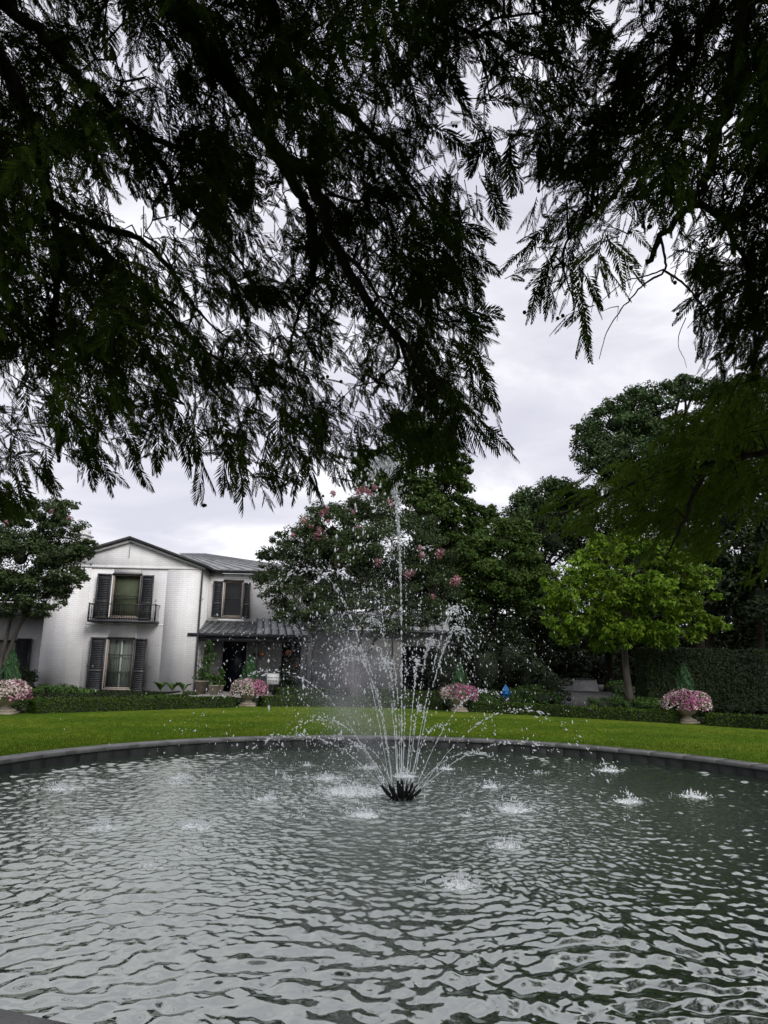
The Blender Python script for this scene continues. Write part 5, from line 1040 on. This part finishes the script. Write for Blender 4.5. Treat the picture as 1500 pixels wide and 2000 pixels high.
for tr, LST, T, ch in (('a', LA, TA, (-4.35, -.4)), ('b', LB, TB, (6.42, .85))):
    for ps, r0_, r1_, root in LST:
        P = limb_pts(ps)
        if root:
            e0 = P[0]; zj = max(4.0, e0[2] - .9); P = np.vstack([[(ch[0], ch[1], zj)], [(np.array([ch[0], ch[1], zj]) + e0) / 2 + np.array([0, 0, .35])], P]); 
        P = smooth_line(P, 5); n = len(P); tt = np.linspace(0, 1, n); rad = (r0_ * 1.15) * (1 - tt) + r1_ * tt
        rad = rad * (1 + .06 * rs.randn(n)); P[1:-1] += rs.randn(n - 2, 3) * min(.012, r0_ * .25); V, F = tube(P, rad, 8 if r0_ > .02 else 5); part('limb', V, F, m_bark, T, True)
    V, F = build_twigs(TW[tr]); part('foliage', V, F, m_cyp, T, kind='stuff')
    if tr == 'b': V, F = build_twigs(TW['c']); part('foliage', V, F, m_cyp_lit, T, kind='stuff'); ST['b'] += ST['c']
    # fine branchlets, each tied back to the nearest limb by a thin stem
    it = []
    LP = np.vstack([smooth_line(limb_pts(p[0]), 4) for p in LST])
    for q, (P, R_) in enumerate(ST[tr]):
        it.append(tube(P, R_, 3))
        if q % 3 == 0:
            dd_ = np.linalg.norm(LP - P[0], axis=1); k = dd_.argmin()
            if dd_[k] < .55: m_ = (LP[k] + P[0]) / 2 + np.array([0, 0, .08]); it.append(tube([LP[k], m_, P[0]], [.009, .006, .004], 4))
    V, F = join(it); part('branchlets', V, F, m_cyps, T, kind='stuff')
# the upper crowns, above and behind the viewer
for T, cx, cy, cc in ((TA, -4.3, -.3, [(-4.3, -1.5, 10.5, 4.2, 3.6, 2.6), (-3.0, 1.6, 10.2, 3.6, 2.6, 1.6), (-5.0, -2, 13.2, 3, 3, 2.4), (-.8, -2.2, 9.2, 3.0, 2.8, 1.6), (-6.5, 1.5, 9.5, 2.6, 2.6, 1.8), (-4.5, -5, 9, 3.2, 2.6, 2.4)]), (TB, 6.4, .8, [(6.4, -.3, 10.5, 4.0, 3.6, 2.6), (3.4, -1.2, 9.4, 3.2, 3.0, 1.7), (6.6, 2.4, 10.3, 3, 2, 1.8), (6.3, -.5, 13.2, 2.8, 2.8, 2.4), (7, -4.5, 9, 3.2, 2.6, 2.4)])):
    P, Q = crown_pts(cc, 13000, 16, .36, .7, .2); V, F = leaf_quads(P, Q, .3, .45); part('crown', V, F, m_cyp, T, kind='stuff')
# seed cones
CN = [(397, 974, 'a'), (401, 971, 'a'), (399, 977, 'a'), (281, 945, 'a'), (284, 943, 'a'), (362, 899, 'a'), (365, 901, 'a'), (127, 899, 'a'), (130, 899, 'a'), (412, 842, 'a'), (416, 842, 'a'), (321, 891, 'a'), (277, 846, 'a'), (645, 738, 'a'), (648, 739, 'a'), (666, 753, 'a'), (669, 757, 'a'), (744, 735, 'a'), (748, 732, 'a'), (893, 248, 'a'), (896, 254, 'a'), (808, 285, 'a'), (808, 291, 'a'), (906, 276, 'a'),
      (541, 371, 'a'), (170, 347, 'a'), (964, 885, 'a'), (486, 965, 'a'), (629, 963, 'a'), (943, 416, 'a'), (1037, 379, 'b'), (1041, 382, 'b'), (1055, 340, 'b'), (1030, 600, 'b'), (1100, 616, 'b'), (1085, 617, 'b'), (1041, 559, 'b'), (1225, 459, 'b'), (1207, 377, 'b'), (1250, 440, 'b'), (1256, 441, 'b'), (1230, 529, 'b'), (1322, 612, 'b'), (1350, 618, 'b'), (1318, 552, 'b')]
V, F = lathe([(.001, -.013), (.009, -.010), (.013, 0), (.0095, .010), (.001, .013)], (0, 0, 0), 8); me_k = mesh_np('cone', V, F, True); me_k.materials.append(m_cyps)
TIPS = {q: [] for q in 'ab'}
for q in 'ab':
    E_ = np.array([w[1] + w[2] * w[4] for w in TW[q]]) - CO; zz_ = E_ @ _F; TIPS[q] = (E_ + CO, 750 + FPX * (E_ @ CR) / zz_, 1000 - FPX * (E_ @ CU) / zz_)
def CONEP(x, y, q):
    E_, tx, ty = TIPS[q]; dd_ = np.hypot(tx - x, (ty - y) * .8); k = dd_.argmin()
    if dd_[k] > 16: return None
    return E_[k] + np.array([rs.randn() * .012, rs.randn() * .012, -.015 - .01 * rs.rand()])
for x, y, q in CN:
    T = TA if q == 'a' else TB; p = CONEP(x, y, q)
    if p is None: continue
    p = p - worigin(T); o = link('cone', me_k, None, T, tuple(p)); s_ = rs.uniform(.9, 1.25); o.scale = (s_, s_, s_)
